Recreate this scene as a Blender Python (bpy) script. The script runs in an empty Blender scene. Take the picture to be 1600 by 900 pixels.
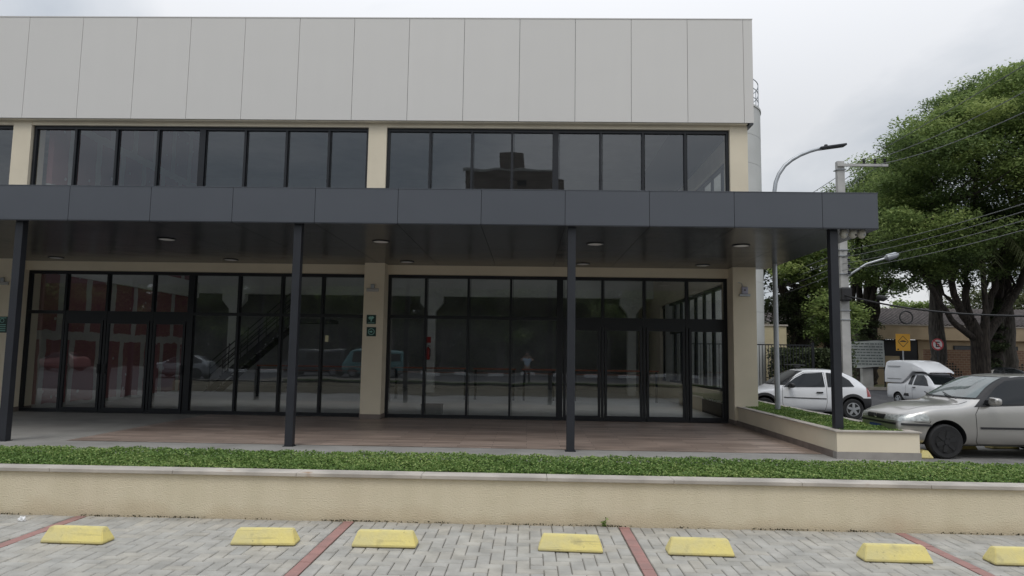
import bpy, bmesh, math, random
import numpy as np
from mathutils import Vector, Matrix
from mathutils.bvhtree import BVHTree
rnd = random.Random(7); nr = np.random.RandomState(5)
PI = math.pi
# ---------------------------------------------------------------- camera
FPX, YAW, PITCH, ROLL, CAMH = 1085.0, 0.02368, 0.09609, 0.015015, 1.6
def cam_axes():
    f = Vector((-math.sin(YAW)*math.cos(PITCH), math.cos(YAW)*math.cos(PITCH), math.sin(PITCH)))
    r = Vector((math.cos(YAW), math.sin(YAW), 0)); u = r.cross(f)
    c, s = math.cos(ROLL), math.sin(ROLL)
    return c*r+s*u, -s*r+c*u, f
CR, CU, CF = cam_axes()
cam_d = bpy.data.cameras.new('camera'); cam = bpy.data.objects.new('camera', cam_d)
bpy.context.scene.collection.objects.link(cam)
cam_d.sensor_width = 36; cam_d.lens = FPX/1600*36; cam_d.clip_start = 0.05; cam_d.clip_end = 2000
M4 = Matrix((CR, CU, -CF)).transposed().to_4x4(); M4.translation = (0, 0, CAMH)
cam.matrix_world = M4
bpy.context.scene.camera = cam
def at(px, py, Y):                      # a point of the photograph at distance Y
    d = CF*FPX + CR*(px-800) - CU*(py-450)
    return Vector((0, 0, CAMH)) + d*(Y/d.y)
# ---------------------------------------------------------------- sky, sun, exposure
SUN_EL, SUN_AZ = 58, 200               # soft sun behind the clouds, behind the photographer and a little to the left
sc = bpy.context.scene
w = bpy.data.worlds.new('World'); sc.world = w; w.use_nodes = True
nt = w.node_tree; nt.nodes.clear(); N = nt.nodes.new; L = nt.links.new
out = N('ShaderNodeOutputWorld'); mixs = N('ShaderNodeMixShader'); b1 = N('ShaderNodeBackground'); b2 = N('ShaderNodeBackground')
sky = N('ShaderNodeTexSky'); sky.sky_type = 'NISHITA'; sky.sun_disc = False
sky.sun_elevation = math.radians(SUN_EL); sky.sun_rotation = math.radians(SUN_AZ); sky.air_density = 1.5; sky.dust_density = 3
b1.inputs['Strength'].default_value = 0.09; L(sky.outputs[0], b1.inputs['Color'])
tc = N('ShaderNodeTexCoord'); sep = N('ShaderNodeSeparateXYZ'); L(tc.outputs['Generated'], sep.inputs[0])
zz = N('ShaderNodeMath'); zz.operation = 'ADD'; zz.inputs[1].default_value = 0.25; L(sep.outputs['Z'], zz.inputs[0])
zc = N('ShaderNodeMath'); zc.operation = 'MAXIMUM'; zc.inputs[1].default_value = 0.08; L(zz.outputs[0], zc.inputs[0])
dv = N('ShaderNodeVectorMath'); dv.operation = 'DIVIDE'; cb = N('ShaderNodeCombineXYZ')
for i in range(3): L(zc.outputs[0], cb.inputs[i])
L(tc.outputs['Generated'], dv.inputs[0]); L(cb.outputs[0], dv.inputs[1])
n1 = N('ShaderNodeTexNoise'); n1.inputs['Scale'].default_value = 0.85; n1.inputs['Detail'].default_value = 7; n1.inputs['Roughness'].default_value = 0.5; n1.inputs['Distortion'].default_value = 0.35
L(dv.outputs[0], n1.inputs['Vector'])
rp = N('ShaderNodeValToRGB'); e = rp.color_ramp.elements
e[0].position = 0.40; e[0].color = (0.40, 0.45, 0.515, 1); e[1].position = 0.60; e[1].color = (0.80, 0.81, 0.835, 1)
L(n1.outputs[0], rp.inputs[0])
b2.inputs['Strength'].default_value = 0.95
# an overcast sky is brighter overhead
up = N('ShaderNodeMapRange'); up.inputs['From Min'].default_value = 0.3; up.inputs['From Max'].default_value = 1.0
up.inputs['To Min'].default_value = 0.90; up.inputs['To Max'].default_value = 2.0; L(sep.outputs['Z'], up.inputs['Value'])
ml = N('ShaderNodeVectorMath'); ml.operation = 'SCALE'; L(rp.outputs[0], ml.inputs[0]); L(up.outputs[0], ml.inputs['Scale'])
L(ml.outputs[0], b2.inputs['Color'])
mixs.inputs[0].default_value = 0.88
L(b1.outputs[0], mixs.inputs[1]); L(b2.outputs[0], mixs.inputs[2]); L(mixs.outputs[0], out.inputs[0])
sd = bpy.data.lights.new('sun', 'SUN'); sd.energy = 0.8; sd.angle = math.radians(25); sd.color = (1, 0.96, 0.9)
sun = bpy.data.objects.new('sun', sd); sc.collection.objects.link(sun)
az = math.radians(SUN_AZ); el = math.radians(SUN_EL)
sv = Vector((math.sin(az)*math.cos(el), math.cos(az)*math.cos(el), math.sin(el)))
sun.rotation_euler = sv.to_track_quat('Z', 'Y').to_euler()
sc.view_settings.view_transform = 'Standard'; sc.view_settings.look = 'None'; sc.view_settings.gamma = 1
sc.view_settings.exposure = 0.24
sc.render.engine = 'CYCLES'
sc.cycles.max_bounces = 8; sc.cycles.transparent_max_bounces = 24; sc.cycles.glossy_bounces = 4; sc.cycles.diffuse_bounces = 4
# ---------------------------------------------------------------- materials
def mat(name, col, rough=0.6, metal=0.0, var=0.0, vscale=3.0, bump=0.0, bscale=60.0, spec=0.5, stretch=None, col2=None, lo=0.35, hi=0.65, detail=6, coat=0):
    m = bpy.data.materials.new(name); m.use_nodes = True; t = m.node_tree; b = t.nodes['Principled BSDF']
    b.inputs['Base Color'].default_value = (*col, 1); b.inputs['Roughness'].default_value = rough
    b.inputs['Metallic'].default_value = metal; b.inputs['Specular IOR Level'].default_value = spec
    if coat: b.inputs['Coat Weight'].default_value = coat; b.inputs['Coat Roughness'].default_value = 0.05
    tcn = t.nodes.new('ShaderNodeTexCoord'); mp = t.nodes.new('ShaderNodeMapping'); t.links.new(tcn.outputs['Object'], mp.inputs[0])
    if stretch: mp.inputs['Scale'].default_value = stretch
    if var or col2:
        n = t.nodes.new('ShaderNodeTexNoise'); n.inputs['Scale'].default_value = vscale; n.inputs['Detail'].default_value = detail
        t.links.new(mp.outputs[0], n.inputs['Vector'])
        r = t.nodes.new('ShaderNodeValToRGB'); a = r.color_ramp.elements
        a[0].position = lo; a[1].position = hi
        a[0].color = (*(col2 if col2 else [c*(1-var) for c in col]), 1); a[1].color = (*[min(1, c*(1+(var if not col2 else 0))) for c in col], 1)
        t.links.new(n.outputs[0], r.inputs[0]); t.links.new(r.outputs[0], b.inputs['Base Color'])
    if bump:
        n2 = t.nodes.new('ShaderNodeTexNoise'); n2.inputs['Scale'].default_value = bscale; n2.inputs['Detail'].default_value = 4
        t.links.new(mp.outputs[0], n2.inputs['Vector']); bp = t.nodes.new('ShaderNodeBump'); bp.inputs['Strength'].default_value = bump
        bp.inputs['Distance'].default_value = 0.02; t.links.new(n2.outputs[0], bp.inputs['Height']); t.links.new(bp.outputs[0], b.inputs['Normal'])
    return m
def glass(name, tint=(0.45, 0.48, 0.48), refl=0.10, ior=1.5, wave=0.006):
    m = bpy.data.materials.new(name); m.use_nodes = True; t = m.node_tree; t.nodes.clear()
    o = t.nodes.new('ShaderNodeOutputMaterial'); mx = t.nodes.new('ShaderNodeMixShader'); tr = t.nodes.new('ShaderNodeBsdfTransparent'); g = t.nodes.new('ShaderNodeBsdfGlossy')
    tr.inputs[0].default_value = (*tint, 1); g.inputs['Roughness'].default_value = 0.0; g.inputs[0].default_value = (0.92, 0.96, 1, 1)
    lw = t.nodes.new('ShaderNodeLayerWeight'); lw.inputs[0].default_value = 0.5
    pw_ = t.nodes.new('ShaderNodeMath'); pw_.operation = 'POWER'; pw_.inputs[1].default_value = 5; t.links.new(lw.outputs['Facing'], pw_.inputs[0])
    f = t.nodes.new('ShaderNodeMath'); f.operation = 'MULTIPLY'; f.inputs[1].default_value = 0.85; t.links.new(pw_.outputs[0], f.inputs[0])
    ad = t.nodes.new('ShaderNodeMath'); ad.operation = 'ADD'; ad.use_clamp = True; ad.inputs[1].default_value = refl
    n = t.nodes.new('ShaderNodeTexNoise'); n.inputs['Scale'].default_value = 0.9; n.inputs['Detail'].default_value = 1
    tcn = t.nodes.new('ShaderNodeTexCoord'); t.links.new(tcn.outputs['Object'], n.inputs['Vector'])
    bp = t.nodes.new('ShaderNodeBump'); bp.inputs['Strength'].default_value = 0.5; bp.inputs['Distance'].default_value = wave
    t.links.new(n.outputs[0], bp.inputs['Height']); t.links.new(bp.outputs[0], g.inputs['Normal'])
    t.links.new(f.outputs[0], ad.inputs[0]); t.links.new(ad.outputs[0], mx.inputs[0]); t.links.new(tr.outputs[0], mx.inputs[1]); t.links.new(g.outputs[0], mx.inputs[2])
    t.links.new(mx.outputs[0], o.inputs[0]); return m
def leafmat(name, c1, c2, c3, trans=0.25):
    m = bpy.data.materials.new(name); m.use_nodes = True; t = m.node_tree; b = t.nodes['Principled BSDF']; o = t.nodes['Material Output']
    a = t.nodes.new('ShaderNodeAttribute'); a.attribute_name = 'leaf'
    r = t.nodes.new('ShaderNodeValToRGB'); r.color_ramp.elements[0].color = (*c1, 1); r.color_ramp.elements[1].color = (*c3, 1)
    q = r.color_ramp.elements.new(0.55); q.color = (*c2, 1)
    t.links.new(a.outputs['Fac'], r.inputs[0]); t.links.new(r.outputs[0], b.inputs['Base Color'])
    b.inputs['Roughness'].default_value = 0.55; b.inputs['Specular IOR Level'].default_value = 0.25
    tl = t.nodes.new('ShaderNodeBsdfTranslucent'); t.links.new(r.outputs[0], tl.inputs[0]); mx = t.nodes.new('ShaderNodeMixShader'); mx.inputs[0].default_value = trans
    t.links.new(b.outputs[0], mx.inputs[1]); t.links.new(tl.outputs[0], mx.inputs[2]); t.links.new(mx.outputs[0], o.inputs[0]); return m
def attrmat(name, attr, cols, rough=0.8, var=0.12, vscale=9, bump=0.3, bscale=120):
    m = mat(name, (1, 1, 1), rough, bump=bump, bscale=bscale); t = m.node_tree; b = t.nodes['Principled BSDF']
    a = t.nodes.new('ShaderNodeAttribute'); a.attribute_name = attr
    r = t.nodes.new('ShaderNodeValToRGB'); r.color_ramp.elements[0].color = (*cols[0], 1); r.color_ramp.elements[1].color = (*cols[-1], 1)
    for i, c in enumerate(cols[1:-1]): r.color_ramp.elements.new((i+1)/(len(cols)-1)).color = (*c, 1)
    n = t.nodes.new('ShaderNodeTexNoise'); n.inputs['Scale'].default_value = vscale; n.inputs['Detail'].default_value = 8
    tcn = t.nodes.new('ShaderNodeTexCoord'); t.links.new(tcn.outputs['Object'], n.inputs['Vector'])
    mr = t.nodes.new('ShaderNodeMapRange'); mr.inputs['From Min'].default_value = 0.3; mr.inputs['From Max'].default_value = 0.7
    mr.inputs['To Min'].default_value = 1-var; mr.inputs['To Max'].default_value = 1+var; t.links.new(n.outputs[0], mr.inputs[0])
    s = t.nodes.new('ShaderNodeVectorMath'); s.operation = 'SCALE'; t.links.new(a.outputs['Fac'], r.inputs[0]); t.links.new(r.outputs[0], s.inputs[0]); t.links.new(mr.outputs[0], s.inputs['Scale'])
    t.links.new(s.outputs[0], b.inputs['Base Color']); return m
M = {}
M['clad'] = mat('light_panel', (0.70, 0.68, 0.645), 0.42, spec=0.4)
M['joint'] = mat('joint', (0.05, 0.05, 0.05), 0.9)
M['beige'] = mat('beige_render', (0.76, 0.68, 0.53), 0.85, var=0.04, vscale=1.4, bump=0.25, bscale=90, spec=0.2)
M['dark'] = mat('dark_panel', (0.078, 0.086, 0.102), 0.38, var=0.05, vscale=0.6, spec=0.6)
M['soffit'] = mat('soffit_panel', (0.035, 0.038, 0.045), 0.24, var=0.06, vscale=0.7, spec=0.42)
M['frame'] = mat('black_aluminium', (0.012, 0.014, 0.018), 0.4, spec=0.45)
M['pole'] = mat('charcoal_steel', (0.02, 0.022, 0.028), 0.45, var=0.1, vscale=3)
M['steel'] = mat('galvanised_steel', (0.42, 0.44, 0.46), 0.42, metal=0.6, var=0.08, vscale=5)
M['glass'] = glass('window_glass', tint=(0.76, 0.78, 0.78), refl=0.125)
M['carglass'] = mat('car_glass', (0.010, 0.012, 0.014), 0.03, spec=0.45)
M['carglass_l'] = mat('car_glass_windscreen', (0.10, 0.13, 0.13), 0.03, spec=1.0, var=0.35, vscale=2.2)
M['conc'] = mat('pale_concrete', (0.31, 0.30, 0.28), 0.75, var=0.12, vscale=1.5, bump=0.1, bscale=40)
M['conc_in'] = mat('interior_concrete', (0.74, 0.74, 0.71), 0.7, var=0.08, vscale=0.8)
M['conc_pole'] = mat('pole_concrete', (0.46, 0.455, 0.44), 0.85, var=0.15, vscale=2, bump=0.15)
M['conc_tank'] = mat('tank_paint', (0.58, 0.585, 0.56), 0.6, var=0.06, vscale=0.7)
M['asphalt'] = mat('asphalt', (0.075, 0.075, 0.08), 0.9, var=0.25, vscale=2.5, bump=0.3, bscale=90)
M['lot'] = mat('lot_concrete', (0.20, 0.195, 0.185), 0.85, var=0.2, vscale=1.6, bump=0.2, bscale=60)
M['grout'] = mat('paver_joint_sand', (0.16, 0.145, 0.12), 0.95, var=0.3, vscale=20)
M['paver'] = attrmat('paver_grey', 'leaf', [(0.36, 0.345, 0.31), (0.385, 0.37, 0.335), (0.40, 0.375, 0.325), (0.375, 0.365, 0.335)], 0.85, var=0.2, vscale=5)
M['redpaver'] = mat('red_paver', (0.38, 0.205, 0.18), 0.9, var=0.25, vscale=6, bump=0.3, col2=(0.30, 0.18, 0.16))
M['yellow'] = mat('yellow_paint', (0.78, 0.66, 0.23), 0.6, var=0.1, vscale=6, bump=0.2, bscale=50, col2=(0.66, 0.58, 0.27))
M['soil'] = mat('soil', (0.03, 0.026, 0.018), 0.95, var=0.3, vscale=10)
M['coping'] = mat('coping_stone', (0.44, 0.40, 0.35), 0.7, var=0.2, vscale=2.5, bump=0.1)
M['base'] = mat('baseboard_stone', (0.20, 0.165, 0.145), 0.6, var=0.15, vscale=4)
M['base_l'] = mat('baseboard_grey', (0.30, 0.28, 0.26), 0.7, var=0.12, vscale=4)
M['white'] = mat('white_enamel', (0.8, 0.8, 0.79), 0.4)
M['rubber'] = mat('rubber', (0.018, 0.018, 0.019), 0.8, var=0.2, vscale=8)
M['blackpl'] = mat('black_plastic', (0.02, 0.02, 0.022), 0.55)
M['alloy'] = mat('alloy', (0.5, 0.51, 0.52), 0.35, metal=0.7)
M['chrome'] = mat('chrome', (0.75, 0.75, 0.75), 0.12, metal=1)
M['silver'] = mat('silver_paint', (0.47, 0.455, 0.43), 0.30, metal=0.78, coat=0.7, var=0.03, vscale=1.5)
M['whitepaint'] = mat('white_paint', (0.74, 0.75, 0.77), 0.3, coat=0.6, var=0.03, vscale=2)
M['greypaint'] = mat('grey_paint', (0.30, 0.32, 0.34), 0.3, metal=0.4, coat=0.7)
M['darkpaint'] = mat('dark_paint', (0.02, 0.025, 0.035), 0.25, coat=0.8)
M['tealpaint'] = mat('teal_paint', (0.07, 0.22, 0.23), 0.35, coat=0.6)
M['pinkpaint'] = mat('red_brown_paint', (0.35, 0.16, 0.15), 0.35, coat=0.6)
M['lamp_lens'] = mat('headlight_lens', (0.46, 0.48, 0.47), 0.25, metal=0.3, var=0.3, vscale=22, coat=.3)
M['red_lens'] = mat('red_lens', (0.25, 0.01, 0.01), 0.15, coat=1)
M['amber'] = mat('amber', (0.8, 0.3, 0.03), 0.3)
M['bluepl'] = mat('plate_blue', (0.03, 0.06, 0.25), 0.4)
M['bark'] = mat('bark', (0.04, 0.032, 0.026), 0.95, var=0.65, vscale=5, bump=1.0, bscale=9, stretch=(3, 3, 0.5))
M['bark_l'] = mat('bark_pale', (0.085, 0.075, 0.065), 0.95, var=0.5, vscale=5, bump=1.0, bscale=9, stretch=(3, 3, 0.5))
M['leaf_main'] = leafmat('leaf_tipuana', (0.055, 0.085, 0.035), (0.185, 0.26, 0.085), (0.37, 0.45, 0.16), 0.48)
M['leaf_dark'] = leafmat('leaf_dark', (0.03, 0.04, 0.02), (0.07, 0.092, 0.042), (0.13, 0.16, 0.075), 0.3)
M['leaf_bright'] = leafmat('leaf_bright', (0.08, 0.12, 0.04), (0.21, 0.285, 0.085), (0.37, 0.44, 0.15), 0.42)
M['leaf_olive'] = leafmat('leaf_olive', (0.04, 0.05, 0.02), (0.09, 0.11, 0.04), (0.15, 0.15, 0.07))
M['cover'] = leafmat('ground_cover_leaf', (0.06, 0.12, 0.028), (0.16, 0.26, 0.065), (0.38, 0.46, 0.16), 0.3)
M['housewall'] = mat('house_render', (0.46, 0.36, 0.24), 0.85, var=0.1, vscale=1)
M['rooftile'] = mat('dark_roof_tile', (0.10, 0.085, 0.08), 0.85, var=0.25, vscale=3)
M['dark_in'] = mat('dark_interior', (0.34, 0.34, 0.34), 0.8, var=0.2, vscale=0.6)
M['banner'] = mat('banner_vinyl', (0.55, 0.58, 0.56), 0.5, var=0.08, vscale=2)
M['text'] = mat('grey_print', (0.13, 0.16, 0.16), 0.6)
M['signyellow'] = mat('sign_yellow', (0.75, 0.38, 0.03), 0.5)
M['signred'] = mat('sign_red', (0.45, 0.04, 0.05), 0.5)
M['signblack'] = mat('sign_black', (0.012, 0.012, 0.012), 0.5)
M['signwhite'] = mat('sign_white', (0.62, 0.58, 0.57), 0.5)
M['signgreen'] = mat('sign_dark_green', (0.012, 0.045, 0.035), 0.4)
M['signteal'] = mat('sign_pale_green', (0.25, 0.5, 0.44), 0.5)
M['cable'] = mat('cable', (0.16, 0.165, 0.17), 0.6)
M['cable_b'] = mat('cable_black', (0.012, 0.012, 0.012), 0.6)
M['porcelain'] = mat('porcelain', (0.50, 0.48, 0.42), 0.3)
M['skin'] = mat('skin', (0.45, 0.27, 0.19), 0.5)
M['shirt'] = mat('light_blue_shirt', (0.40, 0.52, 0.68), 0.8)
M['trousers'] = mat('dark_trousers', (0.02, 0.022, 0.03), 0.8)
M['hair'] = mat('dark_hair', (0.02, 0.015, 0.012), 0.6)
M['tower'] = mat('tower_render', (0.20, 0.17, 0.15), 0.85, var=0.1, vscale=0.3)
M['orange'] = mat('orange_rail', (0.30, 0.10, 0.06), 0.5)
M['extred'] = mat('extinguisher_red', (0.5, 0.02, 0.02), 0.35)
M['box'] = mat('cardboard_grey', (0.16, 0.17, 0.15), 0.8)
M['cream'] = mat('cream_sticker', (0.75, 0.70, 0.45), 0.6)
M['paper'] = mat('white_cup', (0.8, 0.8, 0.8), 0.5)
def panelise(m, amt, sc_, warp):
    t = m.node_tree; b = t.nodes['Principled BSDF']; c = tuple(b.inputs['Base Color'].default_value)
    g = t.nodes.new('ShaderNodeNewGeometry'); n = t.nodes.new('ShaderNodeTexNoise'); n.inputs['Scale'].default_value = 1.5; n.inputs['Detail'].default_value = 6
    tcn = t.nodes.new('ShaderNodeTexCoord'); mp = t.nodes.new('ShaderNodeMapping'); mp.inputs['Scale'].default_value = (2.5, 2.5, .25); t.links.new(tcn.outputs['Object'], mp.inputs[0]); t.links.new(mp.outputs[0], n.inputs['Vector'])
    a = t.nodes.new('ShaderNodeMath'); a.operation = 'MULTIPLY_ADD'; a.inputs[1].default_value = amt; a.inputs[2].default_value = 1-amt/2-sc_/2; t.links.new(g.outputs['Random Per Island'], a.inputs[0])
    d = t.nodes.new('ShaderNodeMath'); d.operation = 'MULTIPLY_ADD'; d.inputs[1].default_value = sc_; t.links.new(n.outputs[0], d.inputs[0]); t.links.new(a.outputs[0], d.inputs[2])
    s_ = t.nodes.new('ShaderNodeVectorMath'); s_.operation = 'SCALE'; s_.inputs[0].default_value = c[:3]; t.links.new(d.outputs[0], s_.inputs['Scale']); t.links.new(s_.outputs[0], b.inputs['Base Color'])
    n2 = t.nodes.new('ShaderNodeTexNoise'); n2.inputs['Scale'].default_value = 1.1; n2.inputs['Detail'].default_value = 1; t.links.new(tcn.outputs['Object'], n2.inputs['Vector'])
    bp = t.nodes.new('ShaderNodeBump'); bp.inputs['Strength'].default_value = .6; bp.inputs['Distance'].default_value = warp; t.links.new(n2.outputs[0], bp.inputs['Height']); t.links.new(bp.outputs[0], b.inputs['Normal'])
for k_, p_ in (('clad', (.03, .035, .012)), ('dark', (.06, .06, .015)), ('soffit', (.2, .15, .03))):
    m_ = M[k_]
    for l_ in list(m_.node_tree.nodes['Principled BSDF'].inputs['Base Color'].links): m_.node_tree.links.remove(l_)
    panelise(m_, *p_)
def scuffed():
    m = M['yellow']; t = m.node_tree; b = t.nodes['Principled BSDF']; old = b.inputs['Base Color'].links[0].from_socket
    g = t.nodes.new('ShaderNodeObjectInfo'); tcn = t.nodes.new('ShaderNodeTexCoord'); ad = t.nodes.new('ShaderNodeVectorMath'); ad.operation = 'ADD'; t.links.new(tcn.outputs['Object'], ad.inputs[0]); t.links.new(g.outputs['Location'], ad.inputs[1])
    for sc_, lo, hi, col, st in ((7, .60, .70, (.22, .19, .13, 1), (1, 1, 1)), (30, .66, .70, (.12, .11, .09, 1), (1, 1, 1)), (5, .62, .70, (.10, .095, .085, 1), (.3, 3, 5))):
        mp = t.nodes.new('ShaderNodeMapping'); mp.inputs['Scale'].default_value = st; t.links.new(ad.outputs[0], mp.inputs[0])
        n = t.nodes.new('ShaderNodeTexNoise'); n.inputs['Scale'].default_value = sc_; n.inputs['Detail'].default_value = 7; t.links.new(mp.outputs[0], n.inputs['Vector'])
        mr = t.nodes.new('ShaderNodeMapRange'); mr.inputs['From Min'].default_value = lo; mr.inputs['From Max'].default_value = hi; mr.inputs['To Max'].default_value = .32; t.links.new(n.outputs[0], mr.inputs[0])
        mx = t.nodes.new('ShaderNodeMixRGB'); mx.inputs[2].default_value = col; t.links.new(mr.outputs[0], mx.inputs[0]); t.links.new(old, mx.inputs[1]); old = mx.outputs[0]
    sp = t.nodes.new('ShaderNodeSeparateXYZ'); t.links.new(tcn.outputs['Object'], sp.inputs[0]); mr = t.nodes.new('ShaderNodeMapRange'); mr.inputs['From Min'].default_value = .006; mr.inputs['From Max'].default_value = .022; mr.inputs['To Min'].default_value = .75; mr.inputs['To Max'].default_value = 0; t.links.new(sp.outputs['Z'], mr.inputs[0])
    mx = t.nodes.new('ShaderNodeMixRGB'); mx.inputs[2].default_value = (.16, .13, .07, 1); t.links.new(mr.outputs[0], mx.inputs[0]); t.links.new(old, mx.inputs[1]); t.links.new(mx.outputs[0], b.inputs['Base Color'])
scuffed()
# wood-look deck tile: long boards running along the shopfront
def deckmat():
    m = mat('wood_look_tile', (0.2, 0.12, 0.09), 0.42, spec=0.4); t = m.node_tree; b = t.nodes['Principled BSDF']
    tcn = t.nodes.new('ShaderNodeTexCoord')
    br = t.nodes.new('ShaderNodeTexBrick'); br.inputs['Scale'].default_value = 1; br.inputs['Brick Width'].default_value = 1.2; br.inputs['Row Height'].default_value = 0.2
    br.inputs['Mortar Size'].default_value = 0.004; br.inputs['Color1'].default_value = (0.265, 0.20, 0.165, 1); br.inputs['Color2'].default_value = (0.41, 0.32, 0.27, 1); br.inputs['Mortar'].default_value = (0.07, 0.05, 0.04, 1)
    t.links.new(tcn.outputs['Object'], br.inputs['Vector'])
    mp = t.nodes.new('ShaderNodeMapping'); mp.inputs['Scale'].default_value = (0.55, 14, 1); t.links.new(tcn.outputs['Object'], mp.inputs[0])
    n = t.nodes.new('ShaderNodeTexNoise'); n.inputs['Scale'].default_value = 1.8; n.inputs['Detail'].default_value = 8; t.links.new(mp.outputs[0], n.inputs['Vector'])
    mr = t.nodes.new('ShaderNodeMapRange'); mr.inputs['From Min'].default_value = 0.35; mr.inputs['From Max'].default_value = 0.65; mr.inputs['To Min'].default_value = 0.55; mr.inputs['To Max'].default_value = 1.5
    t.links.new(n.outputs[0], mr.inputs[0]); s = t.nodes.new('ShaderNodeVectorMath'); s.operation = 'SCALE'
    t.links.new(br.outputs[0], s.inputs[0]); t.links.new(mr.outputs[0], s.inputs['Scale']); t.links.new(s.outputs[0], b.inputs['Base Color']); return m
M['deck'] = deckmat()
# red moisture-resistant plasterboard with pale taped joints and filler dabs
def drywall():
    m = mat('red_plasterboard', (0.3, 0.07, 0.07), 0.85); t = m.node_tree; b = t.nodes['Principled BSDF']; Nn = t.nodes.new; K = t.links.new
    tcn = Nn('ShaderNodeTexCoord'); sp = Nn('ShaderNodeSeparateXYZ'); K(tcn.outputs['Object'], sp.inputs[0]); c = Nn('ShaderNodeCombineXYZ')
    n0 = Nn('ShaderNodeTexNoise'); n0.inputs['Scale'].default_value = 2.2; K(tcn.outputs['Object'], n0.inputs['Vector'])
    nn = Nn('ShaderNodeMath'); nn.operation = 'MULTIPLY_ADD'; nn.inputs[1].default_value = 0.16; nn.inputs[2].default_value = -0.08; K(n0.outputs[0], nn.inputs[0])
    ay = Nn('ShaderNodeMath'); K(sp.outputs['Y'], ay.inputs[0]); K(nn.outputs[0], ay.inputs[1]); az_ = Nn('ShaderNodeMath'); K(sp.outputs['Z'], az_.inputs[0]); K(nn.outputs[0], az_.inputs[1])
    K(ay.outputs[0], c.inputs[0]); K(az_.outputs[0], c.inputs[1])
    br = Nn('ShaderNodeTexBrick'); br.inputs['Scale'].default_value = 1; br.offset = 0.5; br.inputs['Brick Width'].default_value = 1.2; br.inputs['Row Height'].default_value = 1.95; br.inputs['Mortar Size'].default_value = 0.13; br.inputs['Mortar Smooth'].default_value = 0.15
    br.inputs['Color1'].default_value = (0.36, 0.165, 0.175, 1); br.inputs['Color2'].default_value = (0.30, 0.14, 0.15, 1); br.inputs['Mortar'].default_value = (0.55, 0.53, 0.50, 1)
    K(c.outputs[0], br.inputs['Vector'])
    vo = Nn('ShaderNodeTexVoronoi'); vo.inputs['Scale'].default_value = 2.6; K(c.outputs[0], vo.inputs['Vector'])
    lt = Nn('ShaderNodeMath'); lt.operation = 'LESS_THAN'; lt.inputs[1].default_value = 0.12; K(vo.outputs['Distance'], lt.inputs[0])
    mx = Nn('ShaderNodeMixRGB'); mx.inputs[2].default_value = (0.55, 0.5, 0.48, 1); K(lt.outputs[0], mx.inputs[0]); K(br.outputs[0], mx.inputs[1]); K(mx.outputs[0], b.inputs['Base Color']); return m
M['drywall'] = drywall()
# perforated brick screen
def brickmat():
    m = mat('brick_screen', (0.3, 0.15, 0.1), 0.9); t = m.node_tree; b = t.nodes['Principled BSDF']
    tcn = t.nodes.new('ShaderNodeTexCoord'); sp = t.nodes.new('ShaderNodeSeparateXYZ'); t.links.new(tcn.outputs['Object'], sp.inputs[0])
    c = t.nodes.new('ShaderNodeCombineXYZ'); t.links.new(sp.outputs['X'], c.inputs[0]); t.links.new(sp.outputs['Z'], c.inputs[1])
    br = t.nodes.new('ShaderNodeTexBrick'); br.inputs['Scale'].default_value = 1; br.inputs['Brick Width'].default_value = 0.3; br.inputs['Row Height'].default_value = 0.15; br.inputs['Mortar Size'].default_value = 0.015
    br.inputs['Color1'].default_value = (0.30, 0.17, 0.11, 1); br.inputs['Color2'].default_value = (0.24, 0.13, 0.09, 1); br.inputs['Mortar'].default_value = (0.35, 0.27, 0.2, 1)
    t.links.new(c.outputs[0], br.inputs['Vector']); t.links.new(br.outputs[0], b.inputs['Base Color']); return m
M['brick'] = brickmat()
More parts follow.
